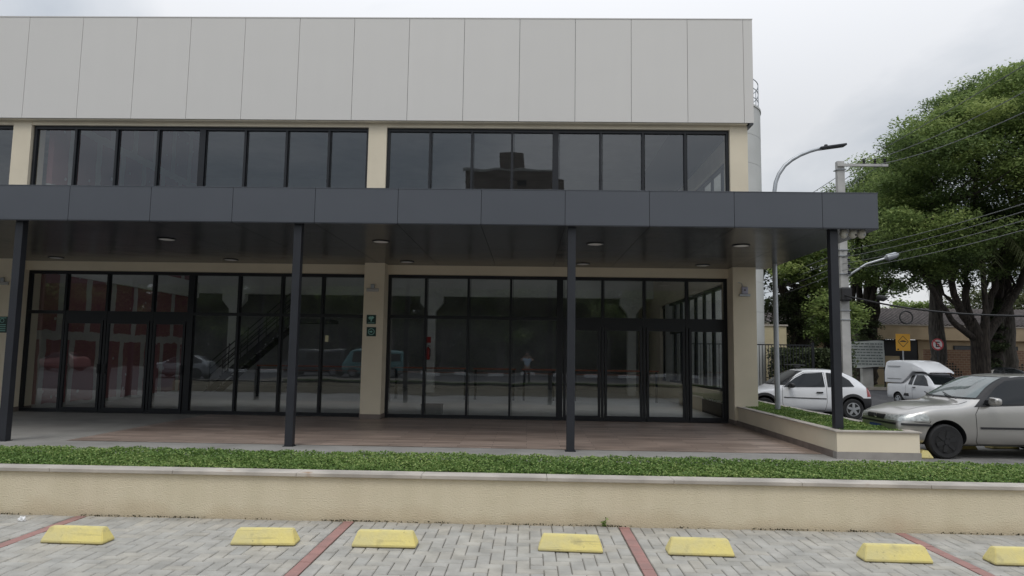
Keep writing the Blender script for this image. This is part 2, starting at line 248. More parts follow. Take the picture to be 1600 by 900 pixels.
# stained render of the planter wall: grime along the foot and rain marks
def wallmat():
    m = mat('planter_render', (0.585, 0.485, 0.315), 0.88, bump=0.55, bscale=75, spec=0.15); t = m.node_tree; b = t.nodes['Principled BSDF']; Nn = t.nodes.new; K = t.links.new
    tcn = Nn('ShaderNodeTexCoord'); sp = Nn('ShaderNodeSeparateXYZ'); K(tcn.outputs['Object'], sp.inputs[0])
    n = Nn('ShaderNodeTexNoise'); n.inputs['Scale'].default_value = 2.5; n.inputs['Detail'].default_value = 8; K(tcn.outputs['Object'], n.inputs['Vector'])
    a = Nn('ShaderNodeMath'); a.operation = 'MULTIPLY_ADD'; a.inputs[1].default_value = 0.34; a.inputs[2].default_value = -0.13; K(n.outputs[0], a.inputs[0])
    d = Nn('ShaderNodeMath'); d.operation = 'SUBTRACT'; K(sp.outputs['Z'], d.inputs[0]); K(a.outputs[0], d.inputs[1])
    mr = Nn('ShaderNodeMapRange'); mr.inputs['From Min'].default_value = -0.02; mr.inputs['From Max'].default_value = 0.10; mr.inputs['To Min'].default_value = 0.45; mr.inputs['To Max'].default_value = 0; K(d.outputs[0], mr.inputs[0])
    mp = Nn('ShaderNodeMapping'); mp.inputs['Scale'].default_value = (3.0, 1, 0.35); K(tcn.outputs['Object'], mp.inputs[0])
    n2 = Nn('ShaderNodeTexNoise'); n2.inputs['Scale'].default_value = 1.6; n2.inputs['Detail'].default_value = 6; K(mp.outputs[0], n2.inputs['Vector'])
    rr = Nn('ShaderNodeValToRGB'); rr.color_ramp.elements[0].position = 0.35; rr.color_ramp.elements[0].color = (0.70, 0.62, 0.455, 1); rr.color_ramp.elements[1].position = 0.6; rr.color_ramp.elements[1].color = (0.74, 0.655, 0.49, 1); K(n2.outputs[0], rr.inputs[0])
    mx = Nn('ShaderNodeMixRGB'); mx.inputs[2].default_value = (0.52, 0.41, 0.27, 1); K(mr.outputs[0], mx.inputs[0]); K(rr.outputs[0], mx.inputs[1])
    vo = Nn('ShaderNodeTexVoronoi'); vo.inputs['Scale'].default_value = 2.4; K(tcn.outputs['Object'], vo.inputs['Vector'])
    lt = Nn('ShaderNodeMath'); lt.operation = 'LESS_THAN'; lt.inputs[1].default_value = 0.022; K(vo.outputs['Distance'], lt.inputs[0])
    m2 = Nn('ShaderNodeMixRGB'); m2.inputs[2].default_value = (0.12, 0.09, 0.06, 1); K(lt.outputs[0], m2.inputs[0]); K(mx.outputs[0], m2.inputs[1])
    K(m2.outputs[0], b.inputs['Base Color']); return m
M['planter'] = wallmat()
def copingmat():
    m = M['coping']; t = m.node_tree; b = t.nodes['Principled BSDF']; Nn = t.nodes.new; K = t.links.new
    old = b.inputs['Base Color'].links[0].from_socket
    tcn = Nn('ShaderNodeTexCoord'); vo = Nn('ShaderNodeTexNoise'); vo.inputs['Scale'].default_value = 2.6; vo.inputs['Detail'].default_value = 3; K(tcn.outputs['Object'], vo.inputs['Vector'])
    r = Nn('ShaderNodeValToRGB'); r.color_ramp.elements[0].position = 0.70; r.color_ramp.elements[0].color = (0, 0, 0, 1); r.color_ramp.elements[1].position = 0.78; r.color_ramp.elements[1].color = (1, 1, 1, 1); K(vo.outputs[0], r.inputs[0])
    mx = Nn('ShaderNodeMixRGB'); mx.inputs[2].default_value = (0.30, 0.16, 0.07, 1); K(r.outputs[0], mx.inputs[0]); K(old, mx.inputs[1]); K(mx.outputs[0], b.inputs['Base Color'])
copingmat()
# ---------------------------------------------------------------- helpers
COL = sc.collection
def tag(o, label=None, cat=None, group=None, kind=None):
    if label: o['label'] = label
    if cat: o['category'] = cat
    if group: o['group'] = group
    if kind: o['kind'] = kind
    return o
def empty(name, loc, label, cat, group=None, rz=0):
    o = bpy.data.objects.new(name, None); COL.objects.link(o); o.location = loc; o.rotation_euler = (0, 0, rz); o.empty_display_size = 0.1
    return tag(o, label, cat, group)
def rootloc(p):
    while p.parent: p = p.parent
    return Vector(p.location)
def link(name, me, m, parent=None, world=False, smooth=False):
    for mm in (m if isinstance(m, (list, tuple)) else [m]): me.materials.append(mm)
    if smooth: me.polygons.foreach_set('use_smooth', [True]*len(me.polygons))
    if world and parent: me.transform(Matrix.Translation(-rootloc(parent)))
    o = bpy.data.objects.new(name, me); COL.objects.link(o)
    if parent: o.parent = parent
    return o
class MB:
    def __init__(s): s.v = []; s.f = []; s.mi = []; s.m = 0
    def add(s, vs, fs):
        k = len(s.v); s.v += [tuple(v) for v in vs]; s.f += [tuple(i+k for i in f) for f in fs]; s.mi += [s.m]*len(fs); return s
    def box(s, x0, x1, y0, y1, z0, z1, b=0.0):
        if x0 > x1: x0, x1 = x1, x0
        if b <= 0:
            return s.add([(x0,y0,z0),(x1,y0,z0),(x1,y1,z0),(x0,y1,z0),(x0,y0,z1),(x1,y0,z1),(x1,y1,z1),(x0,y1,z1)],
                     [(0,3,2,1),(4,5,6,7),(0,1,5,4),(1,2,6,5),(2,3,7,6),(3,0,4,7)])
        bm = bmesh.new(); bmesh.ops.create_cube(bm, size=1)
        for v in bm.verts: v.co = Vector(((x0+x1)/2+v.co.x*(x1-x0), (y0+y1)/2+v.co.y*(y1-y0), (z0+z1)/2+v.co.z*(z1-z0)))
        bmesh.ops.bevel(bm, geom=bm.edges[:], offset=b, segments=2, affect='EDGES', profile=0.5)
        return s.bm(bm)
    def bm(s, bm, mtx=None):
        if mtx is not None: bm.transform(mtx)
        bm.verts.index_update(); s.add([v.co[:] for v in bm.verts], [[v.index for v in f.verts] for f in bm.faces]); bm.free(); return s
    def tube(s, pts, r, n=8, cap=True):
        pts = [Vector(p) for p in pts]; rs = r if isinstance(r, (list, tuple)) else [r]*len(pts); k = len(s.v); prev = None
        for i, p in enumerate(pts):
            t = (pts[min(i+1, len(pts)-1)]-pts[max(i-1, 0)]).normalized()
            a = (Vector((0,0,1)) if abs(t.z) < 0.9 else Vector((1,0,0))) if prev is None else prev
            x = (a - t*a.dot(t)).normalized(); prev = x; y = t.cross(x)
            for j in range(n):
                an = 2*PI*j/n; s.v.append(tuple(p + (x*math.cos(an)+y*math.sin(an))*rs[i]))
        for i in range(len(pts)-1):
            for j in range(n):
                a = k+i*n+j; b = k+i*n+(j+1) % n; s.f.append((a, b, b+n, a+n)); s.mi.append(s.m)
        if cap:
            s.f.append(tuple(k+j for j in range(n))[::-1]); s.mi.append(s.m)
            s.f.append(tuple(k+(len(pts)-1)*n+j for j in range(n))); s.mi.append(s.m)
        return s
    def lathe(s, prof, c, axis='z', n=24):    # prof: (r, h)
        k = len(s.v); c = Vector(c)
        for r, h in prof:
            for j in range(n):
                a = 2*PI*j/n; p = Vector((r*math.cos(a), r*math.sin(a), h))
                if axis == 'y': p = Vector((p.x, p.z, p.y))
                if axis == 'x': p = Vector((p.z, p.x, p.y))
                s.v.append(tuple(c+p))
        for i in range(len(prof)-1):
            for j in range(n):
                a = k+i*n+j; b = k+i*n+(j+1) % n; s.f.append((a, b, b+n, a+n)); s.mi.append(s.m)
        s.f.append(tuple(k+j for j in range(n))[::-1]); s.mi.append(s.m)
        s.f.append(tuple(k+(len(prof)-1)*n+j for j in range(n))); s.mi.append(s.m); return s
    def prism(s, poly, y0, y1, plane='xz'):   # polygon in xz extruded along y (or xy along z)
        n = len(poly)
        if plane == 'xz': vs = [(a, y0, b) for a, b in poly]+[(a, y1, b) for a, b in poly]
        elif plane == 'yz': vs = [(y0, a, b) for a, b in poly]+[(y1, a, b) for a, b in poly]
        else: vs = [(a, b, y0) for a, b in poly]+[(a, b, y1) for a, b in poly]
        return s.add(vs, [tuple(range(n)), tuple(range(2*n-1, n-1, -1))]+[(i, i+n, (i+1) % n+n, (i+1) % n) for i in range(n)])
    def build(s, name, m, parent=None, world=False, smooth=False, fix=True):
        me = bpy.data.meshes.new(name); me.from_pydata(s.v, [], s.f)
        if fix:
            bm = bmesh.new(); bm.from_mesh(me); bmesh.ops.recalc_face_normals(bm, faces=bm.faces[:]); bm.to_mesh(me); bm.free()
        if any(s.mi): me.polygons.foreach_set('material_index', s.mi)
        me.update()
        if smooth:
            o = link(name, me, m, parent, world, True)
            try: me.set_sharp_from_angle(angle=math.radians(38))
            except Exception: pass
            return o
        return link(name, me, m, parent, world)
def copy_tree(o, parent=None):
    c = o.copy(); COL.objects.link(c); c.parent = parent
    for ch in [x for x in bpy.data.objects if x.parent == o]: copy_tree(ch, c)
    return c
def leaves_mesh(name, P, size, rng, flat=0.55, aspect=0.5, tone=None):
    n = len(P); nrm = rng.normal(0, flat, (n, 3)); nrm[:, 2] += 1; nrm /= np.linalg.norm(nrm, axis=1)[:, None]
    t = rng.normal(0, 1, (n, 3)); t -= nrm*(t*nrm).sum(1)[:, None]; t /= np.linalg.norm(t, axis=1)[:, None]; b = np.cross(nrm, t)
    s = size*rng.uniform(0.6, 1.3, (n, 1)); V = np.stack([P-t*s/2, P+b*s*aspect/2, P+t*s/2, P-b*s*aspect/2], 1).reshape(-1, 3)
    me = bpy.data.meshes.new(name); me.vertices.add(4*n); me.vertices.foreach_set('co', V.ravel().astype(np.float32))
    me.loops.add(4*n); me.loops.foreach_set('vertex_index', np.arange(4*n, dtype=np.int32))
    me.polygons.add(n); me.polygons.foreach_set('loop_start', np.arange(0, 4*n, 4, dtype=np.int32))
    me.update(calc_edges=True)
    tn = rng.uniform(0, 1, n) if tone is None else np.clip(tone+rng.normal(0, 0.16, n), 0, 1)
    a = me.attributes.new('leaf', 'FLOAT', 'POINT'); a.data.foreach_set('value', np.repeat(tn, 4).astype(np.float32)); me.validate(); return me
def structure(o): o['kind'] = 'structure'; return o
def sheet(name, x0, x1, y0, y1, z, m):
    return structure(MB().add([(x0,y0,z),(x1,y0,z),(x1,y1,z),(x0,y1,z)], [(0,1,2,3)]).build(name, m, fix=False))
# ---------------------------------------------------------------- ground
sheet('ground', -600, 600, -600, 600, -0.47, mat('far_ground', (0.10, 0.095, 0.075), 0.95, var=0.3, vscale=0.2))
rv = []; ry = [(-21, -.06), (17, -.06), (21.5, -.065), (24.5, -.15), (28, -.42), (34, -.42), (38, -.15), (40.3, -.06), (44, -.06)]
for y_, z_ in ry: rv += [(-80, y_, z_), (90, y_, z_)]
structure(MB().add(rv, [(2*i, 2*i+1, 2*i+3, 2*i+2) for i in range(len(ry)-1)]).build('road', M['asphalt'], smooth=True))
sheet('car_park', 6.42, 30, 6.9, 17.5, -0.012, M['lot'])
sheet('paving_bed', -16, 14, -9, 6.85, -0.012, M['grout'])
sheet('apron', -26, 6.41, 7.65, 17.42, 0.0, M['conc'])
sheet('deck', -8.0, 5.04, 12.1, 17.40, 0.005, M['deck'])
sheet('verge', 14, 90, 40.2, 46.2, 0.08, mat('dry_grass', (0.13, 0.13, 0.05), 0.95, var=0.35, vscale=3))
structure(MB().box(14, 90, 39.9, 40.2, -0.06, 0.10).build('far_kerb', M['coping']))
structure(MB().box(-80, 90, -21.3, -21.0, -0.06, 0.12).build('rear_kerb', M['conc']))
sheet('rear_pavement', -80, 90, -46, -21.3, 0.06, mat('rear_soil', (0.07, 0.055, 0.035), 0.95, var=0.3, vscale=2))
# white painted kerb blocks of the street behind the photographer (seen mirrored in the glass)
mk = MB()
for i in range(18): mk.box(-24+i*2.6, -24+i*2.6+1.3, -20.99, -20.6, -0.05, 0.2)
structure(mk.build('kerb_paint', M['white']))
# herringbone pavers
def pavers():
    bw = 0.104; X0, X1, Y0, Y1 = -9.5, 8.2, -1.2, 6.76; red = [-4.26, -1.68, 0.93, 3.50, 6.1]; bx = []
    for n in range(-140, 220):
        for m_ in range(-80, 80):
            for (a, b_, w_, h_) in ((n+2*m_, n-2*m_, 2, 1), (n+2*m_, n-2*m_+1, 1, 2)):
                x0, y0 = a*bw-1.0, b_*bw+2.7; x1, y1 = x0+w_*bw, y0+h_*bw
                if x1 < X0 or x0 > X1 or y1 < Y0 or y0 > Y1: continue
                y1 = min(y1, Y1)
                if y1-y0 < 0.02: continue
                segs = [(x0, x1)]
                for r in red:
                    ns = []
                    for (p, q) in segs:
                        if q <= r-.055 or p >= r+.055: ns.append((p, q)); continue
                        if p < r-.055: ns.append((p, r-.055))
                        if q > r+.055: ns.append((r+.055, q))
                    segs = ns
                for p, q in segs:
                    if q-p > 0.02: bx.append((p, q, y0, y1))
    V = []; F = []; T = []
    for (p, q, r, s) in bx:
        g = 0.0028; c = 0.006; z = nr.normal(0, 0.0012); tx, ty = nr.normal(0, 0.0012, 2); t = nr.uniform(0, 1); k = len(V)
        p += g; q -= g; r += g; s -= g
        V += [(p, r, -.012), (q, r, -.012), (q, s, -.012), (p, s, -.012), (p, r, z-c), (q, r, z-c), (q, s, z-c), (p, s, z-c),
              (p+c, r+c, z+tx), (q-c, r+c, z+ty), (q-c, s-c, z-tx), (p+c, s-c, z-ty)]
        F += [(k+8, k+9, k+10, k+11)]
        for i in range(4):
            j = (i+1) % 4; F += [(k+i, k+j, k+4+j, k+4+i), (k+4+i, k+4+j, k+8+j, k+8+i)]
        T += [t]*12
    me = bpy.data.meshes.new('paving'); me.from_pydata(V, [], F); a = me.attributes.new('leaf', 'FLOAT', 'POINT'); a.data.foreach_set('value', T)
    structure(link('paving', me, M['paver']))
    mr = MB()
    for r in red:
        y = -1.2
        while y < 6.74:
            mr.box(r-.047, r+.047, y+.003, min(y+.205, 6.755), -.012, rnd.uniform(-.001, .002), 0.004); y += .208
    structure(mr.build('parking_line', M['redpaver']))
pavers()
# ---------------------------------------------------------------- front planter
pw = empty('planter_wall', (0, 6.9, 0), 'long low beige rendered planter wall in front of the paved parking bays', 'planter')
MB().box(-14, 9.5, 6.78, 6.93, -0.1, 0.408).build('wall', M['planter'], pw, True)
cm = MB(); x = -14.2
while x < 9.5:
    cm.box(x+.0015, x+1.198, 6.74, 6.955, 0.41, 0.445, 0.004); x += 1.2
cm.build('coping', M['coping'], pw, True)
MB().box(-14, 9.5, 7.62, 7.72, -0.1, 0.40).build('rear_wall', M['planter'], pw, True)
structure(MB().prism([(6.957, 0), (7.62, 0), (7.62, .46), (6.957, .42)], -14, 9.5, 'yz').build('planter_soil', M['soil']))
def cover(name, x0, x1, y0, y1, z, n, size, label, hv=0.05, slope=0.0):
    P = np.stack([nr.uniform(x0, x1, n), nr.uniform(y0, y1, n), np.zeros(n)], 1)
    h = 0.65+0.12*np.sin(P[:, 0]*2.3+P[:, 1]*3)+0.15*np.sin(P[:, 0]*7.1-P[:, 1]*9+1)+0.15*np.sin(P[:, 0]*23+P[:, 1]*17)
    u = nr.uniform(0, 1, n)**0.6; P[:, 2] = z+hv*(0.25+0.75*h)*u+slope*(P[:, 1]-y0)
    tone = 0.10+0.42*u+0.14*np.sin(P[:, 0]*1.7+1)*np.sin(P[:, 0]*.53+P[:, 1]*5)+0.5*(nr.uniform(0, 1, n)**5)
    me = leaves_mesh(name, P, size, nr, flat=0.75, aspect=0.62, tone=tone); o = link(name, me, M['cover'])
    return tag(o, label, 'ground cover', kind='stuff')
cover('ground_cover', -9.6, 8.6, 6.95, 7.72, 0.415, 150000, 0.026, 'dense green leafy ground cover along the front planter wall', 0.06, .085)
# right planter
rp_ = empty('side_planter', (5.05, 11.6, 0), 'beige rectangular planter with grey plinth at the right end of the deck', 'planter')
MB().box(5.05, 6.38, 11.60, 11.72, 0.115, 0.428).box(5.05, 5.17, 11.72, 16.94, 0.115, 0.428).box(6.26, 6.38, 11.72, 21, 0.115, 0.428).box(5.64, 6.26, 20.9, 21, 0.0, 0.428).build('wall', M['beige'], rp_, True)
MB().box(5.035, 6.395, 11.585, 11.73, 0, 0.113).box(6.25, 6.395, 11.73, 21, 0, 0.113).build('plinth', M['base_l'], rp_, True)
MB().box(5.035, 5.18, 11.735, 16.94, 0, 0.113).build('plinth', M['base'], rp_, True)
MB().box(5.02, 6.41, 11.57, 11.74, 0.43, 0.452, .003).box(5.02, 5.19, 11.742, 16.94, 0.43, 0.452, .003).box(6.24, 6.41, 11.742, 21, 0.43, 0.452, .003).build('coping', M['coping'], rp_, True)
structure(MB().box(5.18, 6.25, 11.73, 20.9, 0.0, 0.39).build('side_planter_soil', M['soil']))
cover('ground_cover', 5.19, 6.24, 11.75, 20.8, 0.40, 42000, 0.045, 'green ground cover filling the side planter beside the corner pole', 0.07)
# ---------------------------------------------------------------- the building
bd = empty('commercial_building', (-4, 17.5, 0), 'two storey shop building with pale grey cladding above dark glazing', 'building')
G = 17.5
# cladding
cl = MB(); seams = [5.65, 5.41]+[3.99-1.431*i+0.0 for i in range(-0, 21)]
for a, b_ in zip(seams[:-1], seams[1:]):
    cl.box(b_+.005, a-.005, 17.2, 17.23, 7.53, 10.25)
cl.build('cladding', M['clad'], bd, True)
sidec = MB(); y = 17.235
while y < 33: sidec.box(5.62, 5.649, y, min(y+1.42, 33), 7.53, 10.25); y += 1.43
sidec.build('side_cladding', M['clad'], bd, True)
MB().box(-25, 5.61, 17.245, 17.6, 7.56, 10.2).box(5.22, 5.61, 17.6, 33, 7.56, 10.2).build('parapet', M['joint'], bd, True)
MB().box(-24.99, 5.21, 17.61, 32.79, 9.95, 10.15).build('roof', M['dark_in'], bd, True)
MB().box(-25, 5.655, 17.19, 17.6, 10.252, 10.275).build('parapet_cap', M['clad'], bd, True)
MB().box(-25, 5.5, 17.24, 17.6, 7.50, 7.535).build('cladding_soffit', M['beige'], bd, True)
MB().box(5.54, 5.64, 17.22, 33, 7.49, 7.525).build('side_soffit', M['dark'], bd, True)
# columns and beams
def column(x0, x1, side=True):
    m = MB().box(x0, x1, 16.95, 17.9, 0.12, 3.828)
    o = m.build('column', M['beige'], bd, True)
    s = MB().box(x0-.012, x1+.012, 16.935, 17.9, 0.0, 0.118); s.m = 0; s.build('plinth', M['base'], o, True)
for x0, x1 in ((4.98, 5.54), (-4.05, -3.55), (-13.35, -12.83), (-22.4, -21.9)): column(x0, x1)
for x0, x1 in ((5.08, 5.53), (-4.17, -3.70), (-13.50, -13.02), (-22.4, -21.9)):
    MB().box(x0, x1, 17.36, 17.9, 4.3, 7.50).build('upper_column', M['beige'], bd, True)
for x0, x1 in ((-3.55, 4.98), (-12.83, -4.05), (-21.9, -13.35)):
    MB().box(x0, x1, 17.33, 17.8, 3.585, 3.828).build('beam', M['beige'], bd, True)
MB().box(-25, 5.5, 17.37, 17.8, 7.40, 7.498).build('upper_beam', M['beige'], bd, True)
MB().box(-25, 5.5, 17.58, 17.8, 3.83, 4.6).build('spandrel', M['beige'], bd, True)
# glazing
def glazing(x0, x1, z0, z1, muls, wide=(), transoms=(), y=G, deep=0.10):
    m = MB(); fw = 0.07
    m.box(x0, x0+fw, y-deep/2, y+deep/2, z0, z1).box(x1-fw, x1, y-deep/2, y+deep/2, z0, z1)
    m.box(x0+fw, x1-fw, y-deep/2, y+deep/2, z0, z0+.09).box(x0+fw, x1-fw, y-deep/2, y+deep/2, z1-.08, z1)
    for k, q in enumerate(muls):
        h = .078 if k in wide else .029
        m.box(q-h, q+h, y-deep/2-.015, y+deep/2, z0+.091, z1-.081)
        m.box(q+h+.02, q+h+.028, y-.02, y+.02, z0+.091, z1-.081)
    for t0, t1, a, b_ in transoms: m.box(a, b_, y-deep/2-.008, y+deep/2-.008, t0, t1)
    o = m.build('window', M['frame'], bd, True)
    MB().add([(x0+.02, y+.012, z0+.02), (x1-.02, y+.012, z0+.02), (x1-.02, y+.012, z1-.02), (x0+.02, y+.012, z1-.02)], [(0, 1, 2, 3)]).build('pane', M['glass'], o, True, fix=False)
    return o
def door(x0, x1, hinge):
    m = MB(); y = G-.035; f = .072; z0, z1 = .02, 2.33
    m.box(x0+.012, x0+f, y-.04, y+.02, z0, z1).box(x1-f, x1-.012, y-.04, y+.02, z0, z1).box(x0+f, x1-f, y-.04, y+.02, z0, z0+.11).box(x0+f, x1-f, y-.04, y+.02, z1-.09, z1)
    o = m.build('door', M['frame'], bd, True)
    hx = x1-.045 if hinge else x0+.045
    MB().box(hx-.016, hx+.016, y-.10, y-.07, .98, 1.22, .006).box(hx-.01, hx+.01, y-.07, y-.04, 1.0, 1.02).box(hx-.01, hx+.01, y-.07, y-.04, 1.18, 1.2).build('handle', M['blackpl'], o, True)
low1 = [-11.83, -10.75, -9.56, -8.58, -7.36, -6.26, -5.22]; low2 = [-2.59, -1.51, -.435, .80, 1.87, 2.91, 3.97]
glazing(-12.83, -4.05, 0.0, 3.583, low1, wide=(3,), transoms=[(2.48, 2.56, -12.76, -4.12), (2.33, 2.48, -11.83, -8.58)])
glazing(-3.55, 4.98, 0.0, 3.583, low2, wide=(3,), transoms=[(2.48, 2.56, -3.48, 4.91), (2.33, 2.48, .80, 4.91)])
glazing(-21.9, -13.35, 0.0, 3.583, [-21.9+1.07*i for i in range(1, 8)], transoms=[(2.48, 2.56, -21.83, -13.42)])
for a, b_, h in ((-11.79, -10.79, 1), (-10.71, -9.6, 0), (-9.52, -8.67, 1), (.89, 1.83, 0), (1.91, 2.87, 1), (2.95, 3.93, 0), (4.01, 4.91, 1)): door(a, b_, h)
glazing(-13.0, -4.17, 4.44, 7.398, [-11.88, -10.79, -9.70, -8.53, -7.40, -6.32, -5.21], wide=(3,))
glazing(-3.70, 5.08, 4.44, 7.398, [-2.58, -1.50, -.465, .655, 1.81, 2.89, 3.97], wide=(3,))
glazing(-21.9, -13.5, 4.44, 7.398, [-21.9+1.05*i for i in range(1, 8)], wide=(3,))
# shell and inside
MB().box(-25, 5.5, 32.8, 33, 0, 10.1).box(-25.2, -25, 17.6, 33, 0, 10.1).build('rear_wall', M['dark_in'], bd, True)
MB().add([(-25, 17.43, .012), (5.6, 17.43, .012), (5.6, 32.8, .012), (-25, 32.8, .012)], [(0, 1, 2, 3)]).build('interior_floor', M['conc_in'], bd, True, fix=False)
MB().box(-12.95, -12.80, 17.95, 26.4, 0.013, 3.6).box(-12.95, -12.80, 17.95, 26.4, 4.2, 9.94).build('partition_wall', M['drywall'], bd, True)
MB().box(-12.97, -12.70, 17.95, 26.4, 3.6, 4.2).build('partition_beam', M['conc_in'], bd, True)
MB().box(-24, 5.45, 28.85, 29.2, 4.0, 5.1).build('interior_beam', M['conc_in'], bd, True)
for x in (-4.03, -12.4, 1.9+2.4):
    MB().box(x-.17, x+.17, 28.86, 29.19, .013, 3.35).build('interior_column', M['conc_in'], bd, True)
    MB().prism([(x-.17, 3.352), (x+.17, 3.352), (x+.48, 3.72), (x+.48, 3.998), (x-.48, 3.998), (x-.48, 3.72)], 28.87, 29.18).build('corbel', M['conc_in'], bd, True)
# right flank: low wall, mullioned glass
MB().box(5.2, 5.5, 17.92, 33, 0, .70).box(5.2, 5.5, 17.92, 33, 3.6, 4.5).box(5.2, 5.5, 17.92, 33, 6.9, 7.41).box(5.2, 5.5, 27.5, 33, 4.5, 6.9).box(5.2, 5.5, 27.5, 33, .70, 3.6).build('flank_wall', M['beige'], bd, True)
fl = MB()
for i in range(10): fl.box(5.32, 5.38, 17.93+i*1.05, 18.13+i*1.05, .70, 3.6).box(5.32, 5.38, 17.93+i*1.05, 18.05+i*1.05, 4.5, 6.9)
fl.box(5.30, 5.40, 17.92, 27.5, 4.5, 4.58).box(5.30, 5.40, 17.92, 27.5, 6.82, 6.9)
fl.box(5.30, 5.40, 17.92, 27.5, 2.45, 2.6).box(5.29, 5.41, 17.92, 27.5, .70, .78).box(5.29, 5.41, 17.92, 27.5, 3.5, 3.6)
fo = fl.build('flank_window', M['frame'], bd, True)
MB().add([(5.35, 18, .7), (5.35, 27.5, .7), (5.35, 27.5, 3.6), (5.35, 18, 3.6)], [(0, 1, 2, 3)]).add([(5.35, 18, 4.5), (5.35, 27.5, 4.5), (5.35, 27.5, 6.9), (5.35, 18, 6.9)], [(0, 1, 2, 3)]).build('pane', M['glass'], fo, True, fix=False)
# stair in the hall
st = MB()
for i in range(13): st.box(-12.3+i*.235, -12.02+i*.235, 26.6, 27.7, .18+i*.21, .22+i*.21)
for yy in (26.6, 27.7):
    st.prism([(-12.4, .02), (-12.1, .02), (-9.2, 2.62), (-9.2, 2.92)], yy-.03, yy+.03)
    for h in (.55, .8, 1.05): st.tube([(-12.2, yy, h+.1), (-9.2, yy, h+2.8)], .022, 6)
    for i in range(0, 13, 3): st.tube([(-12.2+i*.235, yy, .2+i*.21), (-12.2+i*.235, yy, 1.25+i*.21)], .02, 6)
st.box(-9.2, -7.6, 26.55, 27.75, 2.72, 2.86)
st.build('staircase', mat('stair_steel', (.075, .078, .08), .6), bd, True)
# ---------------------------------------------------------------- canopy
cn = empty('entrance_canopy', (-4, 11.8, 0), 'long flat charcoal canopy on thin square poles in front of the shop glazing', 'canopy')
fs = MB(); sx = [5.93, 4.99]+[3.50-1.443*i for i in range(0, 20)]
for a, b_ in zip(sx[:-1], sx[1:]): fs.box(b_+.004, a-.004, 11.76, 11.785, 3.835, 4.43)
fs.build('fascia', M['dark'], cn, True)
fe = MB(); y = 11.79
while y < 17.3: fe.box(5.905, 5.93, y, min(y+1.42, 17.35), 3.835, 4.43); y += 1.428
fe.build('side_fascia', M['dark'], cn, True)
MB().box(-25, 5.90, 11.79, 17.32, 3.845, 4.38).build('deck_slab', M['joint'], cn, True)
MB().box(-25, 5.935, 11.755, 17.35, 4.432, 4.445).build('flashing', M['dark'], cn, True)
sf = MB()
for a, b_ in zip(sx[:-1], sx[1:]):
    for y0, y1 in ((11.76, 14.52), (14.53, 17.325)): sf.box(b_+.004, a-.004, y0, y1, 3.815, 3.833)
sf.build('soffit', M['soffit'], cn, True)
for x, y, zb in ((.74, 11.86, 0), (-4.03, 11.86, 0), (5.225, 11.88, .4), (-8.97, 11.86, 0), (-13.3, 11.86, 0)):
    MB().box(x-.068, x+.068, y-.0, y+.136, zb, 3.813, .006).box(x-(.088 if zb == 0 else .06), x+(.088 if zb == 0 else .06), y-(.02 if zb == 0 else -.01), y+(.156 if zb == 0 else .12), zb, zb+.012).build('pole', M['pole'], cn, True)
for x in (-11.6, -7.27, -2.95, 1.31, 4.18):
    for y in (13.63, 16.65):
        if x < -11 and y < 14: continue
        o = MB().lathe([(.165, 0), (.175, -.012), (.15, -.016), (.15, -.004)], (x, y, 3.814), n=32).build('downlight', M['frame'], cn, True, smooth=True)
        MB().lathe([(.148, 0), (.148, -.009), (.13, -.013)], (x, y, 3.812), n=32).build('lens', M['white'], o, True, smooth=True)
# ---------------------------------------------------------------- fittings on the columns
def emergency(p, label):
    r = empty('emergency_light', p, label, 'light fitting', 'emergency lights on the shop columns')
    MB().box(-.15, .15, -.035, 0, -.05, .03, .008).build('housing', mat('grey_plastic', (.45, .44, .42), .4), r)
    MB().box(-.045, .045, -.06, 0, .031, .13, .01).build('lamp_head', M['steel'], r)
emergency((-3.83, 16.948, 3.15), 'small grey emergency light on the middle column above the green signs')
emergency((-13.1, 16.948, 3.20), 'small pinkish emergency light on the column at the left picture edge')
r = empty('alarm_box', (5.25, 16.948, 3.20), 'small pale alarm box with dark dot on the right corner column', 'alarm')
MB().box(-.07, .08, -.06, 0, -.04, .13, .012).build('housing', mat('lilac_plastic', (.42, .41, .5), .4), r)
MB().box(-.12, .14, -.04, 0, -.10, -.042, .006).build('bracket', M['steel'], r); MB().lathe([(.022, 0), (.018, .015)], (0, -.061, .05), 'y', 16).build('sensor', M['blackpl'], r)
MB().tube([(-.04, -.01, .13), (-.06, -.01, .22), (-.15, -.008, .24)], .008, 6).build('conduit', M['steel'], r)
# signs
s1 = empty('pictogram_sign', (-3.84, 16.948, 2.415), 'small square dark green sign with a pale tree shape on the middle column', 'sign', 'green signs on the middle column')
MB().box(-.115, .115, -.008, 0, -.112, .112).build('plate', M['signgreen'], s1)
g = MB(); g.prism([(-.075, .04), (-.04, .075), (0, .07), (.03, .085), (.07, .05), (.04, .015), (.02, .0), (.012, -.05), (-.018, -.05), (-.014, .005), (-.045, -.005)], -.011, -.0085).box(-.08, .08, -.011, -.0085, -.09, -.078)
g.build('pictogram', M['signteal'], s1)
s2 = empty('pictogram_sign', (-3.83, 16.948, 2.115), 'small square dark green sign with a pale ringed symbol below the tree sign', 'sign', 'green signs on the middle column')
MB().box(-.115, .115, -.008, 0, -.112, .112).build('plate', M['signgreen'], s2)
g = MB(); ring = []
for k in range(28):
    a0, a1 = 2*PI*k/28, 2*PI*(k+1)/28
    g.prism([(.065*math.cos(a0), .065*math.sin(a0)), (.08*math.cos(a0), .08*math.sin(a0)), (.08*math.cos(a1), .08*math.sin(a1)), (.065*math.cos(a1), .065*math.sin(a1))], -.011, -.0085)
g.prism([(-.05, .012), (-.01, .012), (-.01, .035), (.035, 0), (-.01, -.035), (-.01, -.012), (-.05, -.012)], -.0115, -.0088)
g.build('pictogram', M['signteal'], s2)
s3 = empty('notice_sign', (-13.04, 16.948, 2.16), 'dark sign with pale teal lines on the column at the left edge', 'sign')
